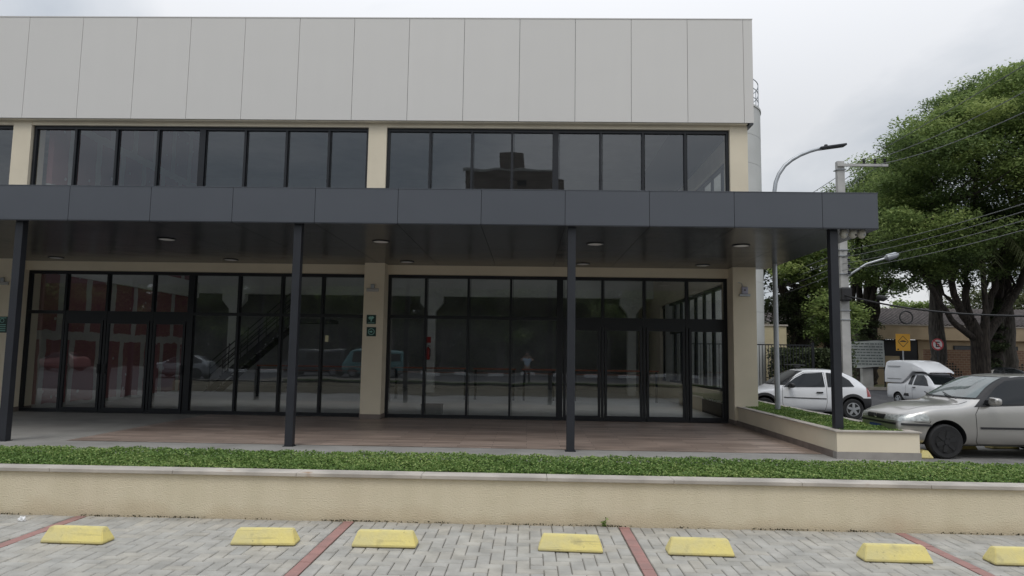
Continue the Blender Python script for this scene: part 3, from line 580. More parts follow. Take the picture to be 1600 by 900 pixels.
MB().box(-.13, .13, -.008, 0, -.2, .2).build('plate', M['signgreen'], s3)
g = MB()
for k in range(20):
    a0, a1 = 2*PI*k/20, 2*PI*(k+1)/20
    g.prism([(.04*math.cos(a0), .1+.04*math.sin(a0)), (.055*math.cos(a0), .1+.055*math.sin(a0)), (.055*math.cos(a1), .1+.055*math.sin(a1)), (.04*math.cos(a1), .1+.04*math.sin(a1))], -.011, -.0085)
for z in (.17, -.0, -.05, -.10, -.15): g.box(-.1, .1, -.011, -.0085, z-.012, z+.008)
g.build('print', M['signteal'], s3)
tag(MB().box(-5.10, -5.02, 17.425, 17.44, 1.86, 2.02).build('sticker', M['cream']), 'small cream sticker on the glass beside the middle column', 'sticker')
# inside the hall
tag(MB().box(-4.22, -4.02, 28.84, 28.855, 2.05, 2.30).box(-4.16, -4.08, 28.832, 28.838, 2.1, 2.25).build('extinguisher_sign', M['extred']), 'red fire extinguisher sign on the column inside the hall', 'sign')
fe_ = empty('fire_extinguisher', (-4.12, 28.75, 1.35), 'red fire extinguisher hung on the column inside the hall', 'fire extinguisher')
MB().lathe([(.06, 0), (.085, .02), (.085, .42), (.05, .5), (.025, .52)], (0, 0, 0), n=18).build('cylinder', M['extred'], fe_, smooth=True)
MB().tube([(0, 0, .5), (0, 0, .58), (.1, 0, .56)], .015, 6).tube([(0, -.02, .55), (.12, -.05, .4), (.11, -.05, .15)], .012, 6).build('valve', M['blackpl'], fe_)
bx_ = empty('storage_box', (-2.5, 18.5, .013), 'low grey box on the hall floor just behind the glass', 'box')
MB().box(-.27, .27, -.17, .17, 0, .24, .01).build('body', M['box'], bx_); MB().box(-.28, .28, -.18, .18, .241, .27, .006).build('lid', M['box'], bx_)
gr_lab = ['left', 'second from left', 'third from left', 'fourth from left', 'rightmost']
for i, (a, b_) in enumerate(((-9.6, -5.6), (-4.7, -2.1), (-1.9, -.4), (-.2, 1.0), (1.6, 4.6))):
    r = empty('guard_rail', ((a+b_)/2, 24.6, .013), 'orange-topped dark guard rail inside the hall, %s of the row' % gr_lab[i], 'guard rail', 'guard rails inside the hall')
    h = (b_-a)/2
    MB().box(-h, h, -.02, .02, 1.06, 1.11).box(-h, h, -.02, .02, .93, .95).build('rail', M['orange'], r)
    for s in (-1, 1): MB().box(s*(h-.08)-.04, s*(h-.08)+.04, -.03, .03, 0, 1.058).build('post', M['frame'], r)
# ---------------------------------------------------------------- water tank behind the building
tk = empty('water_tank', (7.05, 26.5, 0), 'tall pale round concrete water tank behind the right corner of the building', 'water tank')
m_ = MB()
for i in range(10): m_.lathe([(1.80, i*1.09+.012), (1.80, (i+1)*1.09)], (0, 0, 0), n=64)
for i in range(0, 10): m_.lathe([(1.785, i*1.09), (1.785, i*1.09+.012)], (0, 0, 0), n=64)
m_.build('shaft', M['conc_tank'], tk, smooth=True)
g = MB(); g.lathe([(1.83, 10.91), (1.83, 10.98), (1.70, 11.0)], (0, 0, -0.45+.45), n=64); g.build('top_slab', M['conc_tank'], tk, smooth=True)
g = MB()
for z in (11.3, 11.65, 12.0): g.tube([(1.74*math.cos(2*PI*k/48), 1.74*math.sin(2*PI*k/48), z) for k in range(49)], .018, 6)
for k in range(16): g.tube([(1.74*math.cos(2*PI*k/16), 1.74*math.sin(2*PI*k/16), 10.98), (1.74*math.cos(2*PI*k/16), 1.74*math.sin(2*PI*k/16), 12.0)], .018, 6)
g.build('railing', M['steel'], tk)
# fence
fn = empty('bar_fence', (8.7, 24, 0), 'black vertical bar fence beside the round water tank', 'fence')
g = MB(); g.box(5.56, 9.72, 23.98, 24.02, 2.06, 2.10).box(5.56, 9.72, 23.98, 24.02, .15, .19)
x = 5.6
while x < 9.72: g.box(x-.009, x+.009, 23.985, 24.015, .0, 2.06); x += .105
g.build('bars', M['frame'], fn, True)
MB().box(9.68, 9.76, 23.96, 24.04, -.06, 2.16).build('post', M['frame'], fn, True)
gh = empty('gatehouse', (9.55, 27.6, 0), 'small flat-topped beige block standing behind the bar fence', 'building')
MB().box(9.05, 9.95, 27, 28.4, -.06, 2.86).build('wall', mat('pale_yellow_render', (.60, .52, .34), .85, var=.05), gh, True); MB().box(9.0, 10.0, 26.95, 28.45, 2.862, 2.92).build('coping', M['coping'], gh, True)
# ---------------------------------------------------------------- wheel stops
def stop_mesh():
    Lb, Lt, D, Dt, H = .53, .455, .17, .07, .122
    v = [(-Lb/2, -D/2, 0), (Lb/2, -D/2, 0), (Lb/2, D/2, 0), (-Lb/2, D/2, 0), (-Lb/2, -D/2, .018), (Lb/2, -D/2, .018), (Lb/2, D/2, .018), (-Lb/2, D/2, .018),
         (-Lt/2, -Dt/2, H), (Lt/2, -Dt/2, H), (Lt/2, Dt/2, H), (-Lt/2, Dt/2, H)]
    f = [(3, 2, 1, 0), (8, 9, 10, 11)]
    for i in range(4): j = (i+1) % 4; f += [(i, j, 4+j, 4+i), (4+i, 4+j, 8+j, 8+i)]
    bm = bmesh.new(); vs = [bm.verts.new(p) for p in v]; [bm.faces.new([vs[i] for i in q]) for q in f]
    bmesh.ops.bevel(bm, geom=bm.edges[:], offset=.006, segments=2, affect='EDGES'); return bm
sb = stop_mesh(); sme = bpy.data.meshes.new('wheel_stop'); sb.to_mesh(sme); sb.free(); sme.materials.append(M['yellow'])
L7 = ['yellow concrete wheel stop, first from the left, near the white litter', 'yellow wheel stop just left of the second red paver line', 'yellow wheel stop just right of the second red paver line',
      'yellow wheel stop left of the weed at the wall foot', 'yellow wheel stop just right of the third red paver line', 'yellow wheel stop just left of the rightmost red paver line', 'yellow wheel stop cut off by the right picture edge']
for k, (x, y, rz) in enumerate(((-3.72, 5.87, -.03), (-2.17, 5.94, .04), (-1.165, 5.95, 0), (.375, 5.94, -.055), (1.43, 5.91, -.035), (2.97, 5.84, -.03), (3.98, 5.83, -.02))):
    o = bpy.data.objects.new('wheel_stop', sme); COL.objects.link(o); o.location = (x, y, .002); o.rotation_euler = (0, 0, rz); tag(o, L7[k], 'wheel stop', 'yellow wheel stops')
for k, (x, y, rz, lb) in enumerate(((6.66, 12.15, 1.5, 'yellow wheel stop under the front wheel of the silver car'), (8.05, 13.3, .1, 'yellow wheel stop beyond the silver car, left one seen under it'), (8.95, 13.5, .1, 'yellow wheel stop beyond the silver car, near its rear wheel'))):
    o = bpy.data.objects.new('wheel_stop', sme); COL.objects.link(o); o.location = (x, y, -.011); o.rotation_euler = (0, 0, rz); o.scale = (1, 1.3, 1.05); tag(o, lb, 'wheel stop', 'yellow wheel stops')
# litter and weed
bm = bmesh.new(); bmesh.ops.create_icosphere(bm, subdivisions=3, radius=.028)
for v in bm.verts: v.co = Vector((v.co.x*1.25, v.co.y*.8, max(v.co.z, -.012)+.013))*(1+.22*math.sin(v.co.x*190+v.co.y*140)*math.cos(v.co.z*170))
me = bpy.data.meshes.new('litter'); bm.to_mesh(me); bm.free(); o = link('litter', me, M['paper']); o.location = (-4.66, 6.50, .003); tag(o, 'crumpled white cup lying on the pavers at the far left', 'litter')
def weed(x, y, h, label):
    r = empty('weed', (x, y, 0), label, 'weed'); g = MB(); P = []
    for k in range(3):
        a = rnd.uniform(-.5, .5); tp = Vector((math.sin(a)*h*.5, -.02, h*rnd.uniform(.6, 1))); g.tube([(0, 0, 0), tp*.5+Vector((.004, 0, 0)), tp], [.003, .002, .001], 5)
        for t in np.linspace(.15, 1, 14): P.append(tuple(tp*t+Vector((rnd.gauss(0, .009), rnd.gauss(0, .006), 0))))
    g.build('stem', M['leaf_dark'], r); link('foliage', leaves_mesh('weed_leaf', np.array(P), .026, nr, .8, .55), M['cover'], r)
weed(.74, 6.745, .095, 'small green weed growing at the foot of the planter wall')
# grime strip in the joint between pavers and wall
P = np.stack([nr.uniform(-6, 7, 2600), 6.77-np.abs(nr.normal(0, .012, 2600)), nr.uniform(0, .012, 2600)], 1)
P = P[(np.sin(P[:, 0]*3.1)+np.sin(P[:, 0]*7.7+2)+nr.uniform(-1, 1, len(P))) > .2]
o = link('moss', leaves_mesh('moss', P, .016, nr, .9, .8), mat('moss', (.045, .04, .02), .95)); tag(o, 'dark moss and dirt in the joint at the wall foot', 'moss', kind='stuff')
# ---------------------------------------------------------------- street furniture
Y0 = 16.3
lp = empty('street_lamp', (5.77, Y0, .39), 'slender galvanised street lamp with curved arm rising from the side planter', 'street lamp')
path = [Vector((5.77, Y0, .39)), Vector((5.77, Y0, 4.0)), at(1210, 300, Y0), at(1212, 285, Y0), at(1217, 272, Y0), at(1226, 259, Y0), at(1237, 250, Y0), at(1250, 242.5, Y0), at(1265, 236.5, Y0), at(1283, 231.5, Y0)]
MB().tube(path, [.062, .055, .048, .046, .045, .044, .043, .042, .041, .04], 14).build('pole', M['steel'], lp, True, smooth=True)
MB().lathe([(.11, 0), (.11, .012), (.07, .02)], (5.77, Y0, .40), n=20).build('base_flange', M['steel'], lp, True)
h0, h1 = at(1280, 232, Y0), at(1320, 226.5, Y0); d = (h1-h0).normalized()
g = MB(); g.box(0, .62, -.11, .11, -.03, .02, .012); o = g.build('lamp_head', M['pole'], lp); o.location = h0-Vector(lp.location); o.rotation_euler = (0, -math.atan2(d.z, d.x), 0)
o = MB().lathe([(.04, 0), (.04, .07), (.02, .08)], (.16, 0, .02), n=14).build('photocell', M['blackpl'], lp); o.location = h0-Vector(lp.location)
MB().lathe([(.066, 0), (.066, .05)], (5.77, Y0, 3.2), n=16).build('collar', M['steel'], lp, True)
up_ = empty('utility_pole', (10.36, 23, -.06), 'tall pale concrete utility pole with a crossarm beside the corner pole', 'utility pole')
UX = 10.36
MB().add([(UX-.145, 22.85, -.06), (UX+.145, 22.85, -.06), (UX+.145, 23.1, -.06), (UX-.145, 23.1, -.06), (UX-.115, 22.88, 8.2), (UX+.115, 22.88, 8.2), (UX+.115, 23.05, 8.2), (UX-.115, 23.05, 8.2)],
         [(0, 3, 2, 1), (4, 5, 6, 7), (0, 1, 5, 4), (1, 2, 6, 5), (2, 3, 7, 6), (3, 0, 4, 7)]).build('shaft', M['conc_pole'], up_, True)
MB().box(UX-.15, UX+1.5, 22.76, 22.84, 8.0, 8.08).build('crossarm', M['conc_pole'], up_, True)
for x, k in ((.72, 1), (1.08, 2), (1.4, 2)):
    g = MB(); z = 8.08
    for q in range(3): g.lathe([(.02, z), (.05, z+.02), (.05, z+.04), (.02, z+.06)], (UX+x, 22.79, 0), n=14); z += .065
    g.build('insulator', M['blackpl'] if k == 1 else M['rubber'], up_, True)
for z in (7.9, 7.0, 5.2, 5.0, 4.4, 3.2, 2.9):
    MB().box(UX-.155, UX+.155, 22.83, 23.12, z, z+.025).build('band', M['steel'], up_, True)
for z in (5.05, 4.85, 4.65, 4.45): MB().lathe([(.03, -.05), (.05, -.03), (.03, 0), (.05, .03), (.03, .05)], (UX+.1, 22.75, z), n=12).build('insulator', M['pole'], up_, True, smooth=True)
MB().box(UX-.22, UX+.12, 22.62, 22.86, 3.5, 3.95, .05).build('splice_box', M['blackpl'], up_, True)
a0 = Vector((UX+.1, 22.8, 4.35)); a1 = at(1382, 404, 22.4); a2 = at(1404, 397, 22.3)
MB().tube([a0, a0.lerp(a1, .5)+Vector((0, 0, .1)), a1], .035, 8).build('lamp_arm', M['steel'], up_, True, smooth=True)
MB().tube([a1, a1.lerp(a2, .2), a1.lerp(a2, .8), a2], [.04, .11, .10, .04], 10).build('lamp_head', M['steel'], up_, True, smooth=True)
for i, (px_, lb_) in enumerate(((1318, 'pale dome camera under the canopy edge, nearest the corner pole'), (1332.5, 'pale dome camera under the canopy edge with dark lens, middle one'), (1346, 'pale dome camera under the canopy edge, furthest from the corner pole'))):
    p_ = at(px_, 357, 11.95); r = empty('dome_camera', (p_.x, 11.95, 3.814), lb_, 'camera', 'dome cameras under the canopy corner')
    MB().lathe([(.055, 0), (.058, -.018), (.066, -.022), (.068, -.055), (.060, -.09), (.040, -.118), (.015, -.13)], (0, 0, 0), n=28).build('housing', M['porcelain'], r, smooth=True)
    MB().lathe([(.020, 0), (.018, -.012), (.010, -.018)], (.022, -.052, -.075), 'y', 16).build('lens', M['blackpl'] if i == 1 else M['steel'], r, smooth=True)
# wires
def wire(name, a, b_, sag, r, m, label, group='overhead wires', ext=0.0):
    a, b_ = Vector(a), Vector(b_); b_ = b_+(b_-a)*ext; pts = []
    for i in range(25):
        t = i/24; p = a.lerp(b_, t); p.z -= sag*4*t*(1-t); pts.append(p)
    return tag(MB().tube(pts, r, 5).build(name, m, smooth=True), label, 'wire', group)
wire('wire', at(1318, 392, 22.8), at(1597, 313, 15), .12, .009, M['cable'], 'highest of the four parallel wires from the utility pole to the right edge', ext=.3)
wire('wire', at(1318, 402, 22.8), at(1597, 325, 15), .12, .009, M['cable'], 'second from the top of the four parallel wires to the right edge', ext=.3)
wire('wire', at(1318, 412, 22.8), at(1597, 339, 15), .12, .009, M['cable'], 'third from the top of the four parallel wires to the right edge', ext=.3)
wire('wire', at(1318, 422, 22.8), at(1597, 354, 15), .12, .009, M['cable'], 'lowest of the four parallel wires to the right edge', ext=.3)
wire('wire', at(1345, 252, 22.8), at(1600, 99, 14), .05, .010, M['cable'], 'thin topmost wire rising over the big tree to the upper right', ext=.4)
wire('wire', at(1362, 250, 22.8), at(1600, 128, 14), .25, .010, M['cable'], 'thin wire crossing the big tree just below the topmost wire', ext=.4)
wire('wire', at(1377, 256, 22.8), at(1600, 160, 14), .25, .010, M['cable'], 'thin wire crossing the big tree, third down from the crossarm', ext=.4)
wire('wire', at(1345, 252, 22.8), at(1230, 322, 34), .1, .012, M['cable'], 'thin wire leaving the crossarm down left behind the canopy, upper one', ext=.8)
wire('wire', at(1362, 250, 22.8), at(1250, 325, 34), .1, .012, M['cable'], 'thin wire leaving the crossarm down left behind the canopy, middle one', ext=.8)
wire('wire', at(1377, 256, 22.8), at(1270, 325, 34), .1, .012, M['cable'], 'thin wire leaving the crossarm down left behind the canopy, lower one', ext=.8)
for k, wl in enumerate(('highest of the four thin wires fanning left of the utility pole', 'second highest thin wire fanning left of the utility pole', 'second lowest thin wire fanning left of the utility pole', 'lowest of the four thin wires fanning left of the utility pole')):
    wire('wire', at(1318, 392+10*k, 22.8), at(1205, 432+10*k, 32), .1, .012, M['cable'], wl, ext=.6)
bk = wire('service_cable', at(1318, 461, 22.7), at(1600, 481, 17), .28, .028, M['cable_b'], 'thick black cable sagging from the utility pole to the right edge', group=None, ext=.3)
bj = at(1381, 466.5, 21.2); b2_ = at(1340, 460, 22.2)
MB().tube([b2_.lerp(bj, .75), b2_.lerp(bj, .8), bj, bj+Vector((.1, 0, 0))], [.03, .09, .09, .03], 10).build('splice', M['cable_b'], bk, False)
tag(MB().tube([at(1416, 496, 21)+Vector((.19*math.cos(a), 0, .19*math.sin(a)+.0)) for a in np.linspace(0, 2*PI, 25)], .022, 6).build('cable_coil', M['cable_b']), 'coil of spare black cable hanging in front of the house fascia', 'cable coil')
# signs in the street
bs = empty('road_sign', (19.16, 36, -.06), 'square yellow speed bump warning sign in front of the dark garage', 'road sign')
MB().tube([(0, .03, 0), (0, .03, 3.0)], .035, 8).build('post', M['steel'], bs)
MB().box(-.36, .36, -.01, .01, 2.17, 3.03, .004).build('plate', M['signyellow'], bs)
g = MB(); g.prism([(-.2, 2.62), (-.1, 2.68), (0, 2.70), (.1, 2.68), (.2, 2.62)], -.014, -.0105)
for (x0, z0, x1, z1) in ((-.26, 2.64, 0, 2.92), (0, 2.92, .26, 2.64), (.26, 2.64, 0, 2.36), (0, 2.36, -.26, 2.64)):
    dx, dz = (x1-x0), (z1-z0); l = math.hypot(dx, dz); nx, nz = -dz/l*.012, dx/l*.012
    g.prism([(x0+nx, z0+nz), (x1+nx, z1+nz), (x1-nx, z1-nz), (x0-nx, z0-nz)], -.0145, -.0108)
g.box(-.3, -.22, -.0145, -.0105, 2.2, 2.27); g.build('symbol', M['signblack'], bs)
es = empty('road_sign', (20.9, 36, -.06), 'round white no parking sign with red ring and letter E', 'road sign')
MB().tube([(0, .03, 0), (0, .03, 2.8)], .03, 8).build('post', M['frame'], es)
MB().lathe([(.30, 0), (.30, .012)], (0, 0, 2.52), 'y', 36).build('plate', M['signwhite'], es, smooth=True)
g = MB()
for k in range(36):
    a0, a1 = 2*PI*k/36, 2*PI*(k+1)/36; g.prism([(.235*math.cos(a0), 2.52+.235*math.sin(a0)), (.302*math.cos(a0), 2.52+.302*math.sin(a0)), (.302*math.cos(a1), 2.52+.302*math.sin(a1)), (.235*math.cos(a1), 2.52+.235*math.sin(a1))], -.008, -.001)
g.prism([(-.19, 2.68), (-.15, 2.72), (.19, 2.36), (.15, 2.32)], -.012, -.0085); g.build('ring', M['signred'], es)
g = MB(); g.box(-.10, -.04, -.008, -.001, 2.38, 2.66).box(-.04, .11, -.008, -.001, 2.60, 2.66).box(-.04, .08, -.008, -.001, 2.49, 2.55).box(-.04, .11, -.008, -.001, 2.38, 2.44); g.build('letter', M['signblack'], es)
bn = empty('banner', (19.4, 40.6, .08), 'pale weathered banner with lines of text on a frame by the road', 'banner')
v = []; f = []; nx_, nz_ = 14, 8
for j in range(nz_+1):
    for i in range(nx_+1):
        x = -1.10+2.2*i/nx_; z = 1.12+1.5*j/nz_-.04*math.sin(i*.4); v.append((x, -.05+.03*math.sin(i*1.1+j*.7), z))
for j in range(nz_):
    for i in range(nx_): k = j*(nx_+1)+i; f.append((k, k+1, k+nx_+2, k+nx_+1))
o = MB().add(v, f).build('sheet', M['banner'], bn, smooth=True)
g = MB()
for r_ in range(8):
    x = -.95+rnd.uniform(0, .25); z = 2.46-r_*.165
    while x < .9:
        l = rnd.uniform(.08, .26); g.box(x, min(x+l, .98), -.100, -.093, z-.03, z+.03); x += l+.05
g.build('print', M['text'], bn)
g = MB()
for x in (-1.12, 1.12): g.box(x-.03, x+.03, 0, .06, 0, 2.66)
g.box(-1.14, 1.14, 0, .06, 2.62, 2.68).box(-1.14, 1.14, 0, .06, 1.05, 1.1); g.build('frame', M['frame'], bn)
MB().box(-.1, .5, .1, .4, -.08, 1.1).build('base_block', M['conc_pole'], bn)
# ---------------------------------------------------------------- house across the road
hs = empty('house', (27, 49, 0), 'low beige house with dark tiled roof and dark garage across the road', 'house')
MB().box(13, 24.3, 49, 49.3, -.06, 3.1).box(27.1, 45, 49, 49.3, -.06, 3.1).build('wall', M['housewall'], hs, True)
MB().box(13, 27.15, 47.6, 48.1, 3.05, 3.98).box(27.15, 45, 48.6, 48.98, 3.05, 3.95).build('fascia', M['housewall'], hs, True)
MB().box(13, 27.2, 47.55, 50, 3.985, 4.06).box(27.2, 45, 48.55, 50, 3.955, 4.03).build('fascia_cap', M['coping'], hs, True)
rf = MB(); rf.prism([(48.8, 4.07), (54.5, 5.6), (60, 4.07)], 13, 45, 'yz')
for x in np.arange(13.1, 45, .3): rf.tube([(x, 48.78, 4.1), (x, 54.5, 5.64)], .07, 5)
rf.build('roof', M['rooftile'], hs, True)
MB().box(24.3, 27.1, 49.05, 49.25, 0, 3.05).build('garage_door', mat('garage_dark', (.010, .013, .018), .5), hs, True)
for x in (29.5, 32.5, 35.5):
    o = MB().box(x, x+1.4, 48.96, 48.99, 1.6, 2.7).build('window', M['frame'], hs, True); MB().box(x+.06, x+1.34, 48.94, 48.955, 1.66, 2.64).build('pane', M['carglass'], o, True)
bw_ = empty('brick_wall', (33, 45, 0), 'low reddish brick screen wall with pierced openings behind the big trunks', 'wall')
MB().box(25.3, 42, 45, 45.2, .0, 2.35).build('wall', M['brick'], bw_, True)
g = MB()
for x0 in (25.6, 28.2, 30.8, 33.4):
    for j in range(8):
        for i in range(12):
            if 3 <= j and abs(i-5.5) > 6.5-(j-2)*1.3: continue
            g.box(x0+i*.17, x0+i*.17+.1, 44.985, 44.998, .55+j*.17, .66+j*.17)
g.build('openings', M['signblack'], bw_, True)
fw2 = empty('boundary_wall', (15, 45.3, 0), 'tan boundary wall behind the banner and bar fence', 'wall')
MB().box(8, 23.8, 45.2, 45.45, 0, 1.9).box(15.8, 17.2, 44.9, 45.19, 0, 2.6).build('wall', M['housewall'], fw2, True)
# ---------------------------------------------------------------- vehicles
def mirror_pts(h): return h+[(-a, b_) for a, b_ in h[::-1]]
def loft_body(st, arches, name, creases=()):
    # st rows: x, half-width points list [(w,z)*8] from bottom centre to top centre
    rows = []
    for x, h in st:
        rows.append([(x, w, z) for w, z in h]+[(x, -w, z) for w, z in h[-2:0:-1]])
    n = len(rows[0]); bm = bmesh.new(); vr = [[bm.verts.new(p) for p in r] for r in rows]
    for i in range(len(vr)-1):
        for j in range(n): bm.faces.new((vr[i][j], vr[i][(j+1) % n], vr[i+1][(j+1) % n], vr[i+1][j]))
    H = n//2
    for k, r in ((0, vr[0]), (-1, vr[-1])):      # close the ends with quads across the section
        for j in range(H):
            a, b_, c, d_ = r[j], r[(j+1)], r[n-1-j if j < H-1 else (H+1)], r[(n-j) % n]
            q = []
            for v_ in (r[j], r[j+1], r[(n-j-1) % n], r[(n-j) % n]):
                if v_ not in q: q.append(v_)
            if len(q) >= 3:
                try: bm.faces.new(q)
                except ValueError: pass
    cl_ = bm.edges.layers.float.new('crease_edge')
    for (j, c, i0, i1) in creases:
        for i in range(i0, min(i1, len(vr)-1)):
            for jj in (j, (n-j) % n):
                e_ = bm.edges.get((vr[i][jj], vr[i+1][jj]))
                if e_: e_[cl_] = c
    bmesh.ops.recalc_face_normals(bm, faces=bm.faces[:])
    me = bpy.data.meshes.new(name); bm.to_mesh(me); bm.free(); me.materials.append(M['blackpl']); me.materials.append(M['blackpl'])
    o = bpy.data.objects.new('tmp_body', me); COL.objects.link(o)
    s = o.modifiers.new('s', 'SUBSURF'); s.levels = s.render_levels = 3
    dg = bpy.context.evaluated_depsgraph_get(); dg.update(); full = bpy.data.meshes.new_from_object(o.evaluated_get(dg))
    bvh = BVHTree.FromPolygons([v_.co[:] for v_ in full.vertices], [p.vertices[:] for p in full.polygons])
    cut = MB()
    for (x, z, r) in arches:
        cut.lathe([(r, -2), (r, -.52)], (x, 0, z), 'y', 40).lathe([(r, .52), (r, 2)], (x, 0, z), 'y', 40)
    co = cut.build('tmp_cut', M['blackpl']); co.data.materials.clear(); co.data.materials.append(None); co.data.materials.append(M['blackpl'])
    co.data.polygons.foreach_set('material_index', [1]*len(co.data.polygons))
    bo = o.modifiers.new('b', 'BOOLEAN'); bo.object = co; bo.operation = 'DIFFERENCE'; bo.solver = 'EXACT'
    dg = bpy.context.evaluated_depsgraph_get(); dg.update(); ev = o.evaluated_get(dg); res = bpy.data.meshes.new_from_object(ev)
    bpy.data.objects.remove(o); bpy.data.objects.remove(co)
    return res, bvh
def liners(lm, arches, root):
    for (x, z, r) in arches:
        for s in (-1, 1):
            bm = bmesh.new(); bm.from_mesh(lm)
            bmesh.ops.delete(bm, geom=[f_ for f_ in bm.faces if abs(f_.calc_center_median().x-x) > .8 or f_.calc_center_median().y*s < 0], context='FACES')
            if len(bm.faces): me = bpy.data.meshes.new('arch_liner'); bm.to_mesh(me); link('arch_liner', me, M['blackpl'], root, smooth=True)
            bm.free()
def split_arch(res, arches):
    # faces lying inside an arch (near its radius or on its inner disc) are the dark liner
    bm = bmesh.new(); bm.from_mesh(res); lin = set()
    for f_ in bm.faces:
        c = f_.calc_center_median()
        for (x, z, r) in arches:
            dd = math.hypot(c.x-x, c.z-z)
            if dd < r+.004 and (abs(f_.normal.y) < .5 and dd > r-.02 or abs(abs(c.y)-.52) < .01): lin.add(f_)
    me2 = bpy.data.meshes.new('liner'); b2m = bm.copy(); idx = {f_.index for f_ in lin}
    bmesh.ops.delete(bm, geom=list(lin), context='FACES'); b2m.faces.ensure_lookup_table()
    bmesh.ops.delete(b2m, geom=[f_ for f_ in b2m.faces if f_.index not in idx], context='FACES')
    out_ = bpy.data.meshes.new('paint'); bm.to_mesh(out_); b2m.to_mesh(me2); bm.free(); b2m.free()
    out_.materials.clear(); me2.materials.clear()
    return out_, me2
def panel(bvh, poly, view, off=.004, grid=.06, side=1, thick=0.0):
    A = {'side': (Vector((1, 0, 0)), Vector((0, 0, 1)), Vector((0, 1, 0)), Vector((0, -3, 0))),
         'front': (Vector((0, 1, 0)), Vector((0, 0, 1)), Vector((1, 0, 0)), Vector((-3, 0, 0))),
         'rear': (Vector((0, 1, 0)), Vector((0, 0, 1)), Vector((-1, 0, 0)), Vector((9, 0, 0))),
         'top': (Vector((1, 0, 0)), Vector((0, 1, 0)), Vector((0, 0, -1)), Vector((0, 0, 4)))}[view]
    u, v_, d_, o_ = A
    bm = bmesh.new(); vs = [bm.verts.new((a, b_, 0)) for a, b_ in poly]; bm.faces.new(vs)
    xs = [a for a, b_ in poly]; ys = [b_ for a, b_ in poly]
    for lo, hi, ax in ((min(xs), max(xs), Vector((1, 0, 0))), (min(ys), max(ys), Vector((0, 1, 0)))):
        k = math.ceil((hi-lo)/grid)
        for i in range(1, k):
            bmesh.ops.bisect_plane(bm, geom=bm.verts[:]+bm.edges[:]+bm.faces[:], plane_co=ax*(lo+(hi-lo)*i/k), plane_no=ax)
    bmesh.ops.triangulate(bm, faces=[f_ for f_ in bm.faces if len(f_.verts) > 4])
    for x in bm.verts:
        a, b_ = x.co.x, x.co.y; og = u*a+v_*b_+o_
        hit, nrm, i_, ds = bvh.ray_cast(og, d_)
        if hit is None: hit, nrm, i_, ds = bvh.find_nearest(u*a+v_*b_+o_*.25)
        if nrm.dot(d_) > 0: nrm = -nrm
        p = hit+nrm*off
        if view == 'side' and side < 0: p.y = -p.y
        x.co = p
    return bm
def stroke(pts, w=.01):
    out_ = []
    for (a, b_), (c, d_) in zip(pts[:-1], pts[1:]):
        l = math.hypot(c-a, d_-b_); nx, ny = -(d_-b_)/l*w/2, (c-a)/l*w/2; out_.append([(a+nx, b_+ny), (c+nx, d_+ny), (c-nx, d_-ny), (a-nx, b_-ny)])
    return out_
def add_panels(name, bvh, specs, m, parent, smooth=True):
    mb = MB()
    for sp in specs:
        poly, view = sp[0], sp[1]; off = sp[2] if len(sp) > 2 else .004
        sides = (1, -1) if view == 'side' else (1,)
        if len(sp) > 3: sides = sp[3]
        for s in sides:
            try: mb.bm(panel(bvh, poly, view, off, .03, s))
            except Exception as ex: print('panel fail', name, ex)
    return mb.build(name, m, parent, smooth=smooth, fix=False)
def wheel(parent, x, y, r, style, out_dir):
    o = MB().lathe([(r*.62, -.085), (r*.9, -.095), (r*.985, -.075), (r, -.04), (r, .04), (r*.985, .075), (r*.9, .095), (r*.62, .085)], (x, y, r), 'y', 40).build('wheel', M['rubber'], parent, smooth=True)
    ro = out_dir*.088
    g = MB(); rim = r*.64; mt = M['alloy'] if style == 'alloy' else (M['rubber'] if style == 'black' else M['steel'])
    yy = y+ro
    g.lathe([(rim, -.006), (rim, .006), (rim*.9, .01)], (x, yy, r), 'y', 40)
    if style == 'alloy' or style == 'cap':
        g2 = MB().lathe([(rim*.9, -.004), (rim*.9, .004)], (x, yy+out_dir*-.0, r), 'y', 32)
    k = 5 if style == 'alloy' else 6
    for i in range(k):
        a = 2*PI*i/k+.3; c, s = math.cos(a), math.sin(a); hw = rim*.17; 
        p = [(rim*.15, -hw*1.1), (rim*.95, -hw), (rim*.95, hw), (rim*.15, hw*1.1)]
        g.prism([(x+q*c-t*s, r+q*s+t*c) for q, t in p], yy+out_dir*.006, yy+out_dir*.022)
    g.lathe([(rim*.26, .0), (rim*.22, .03*1)], (x, yy+(0 if out_dir > 0 else -.03), r), 'y', 20)
    ob = g.build('rim', mt, o, smooth=True)
    MB().lathe([(rim*.89, -.002), (rim*.89, .002)], (x, yy+out_dir*.009, r), 'y', 32).build('rim_well', M['signblack'], o)
    return o
def section(w, zb, wm, zm, wb, zbelt, wr, zr, ztop):
    return [(0, zb), (w*.8, zb), (w, zb+.10), (wm, zm), (wb, zbelt), (wr, zr), (wr*.62, ztop-.008), (0, ztop)]
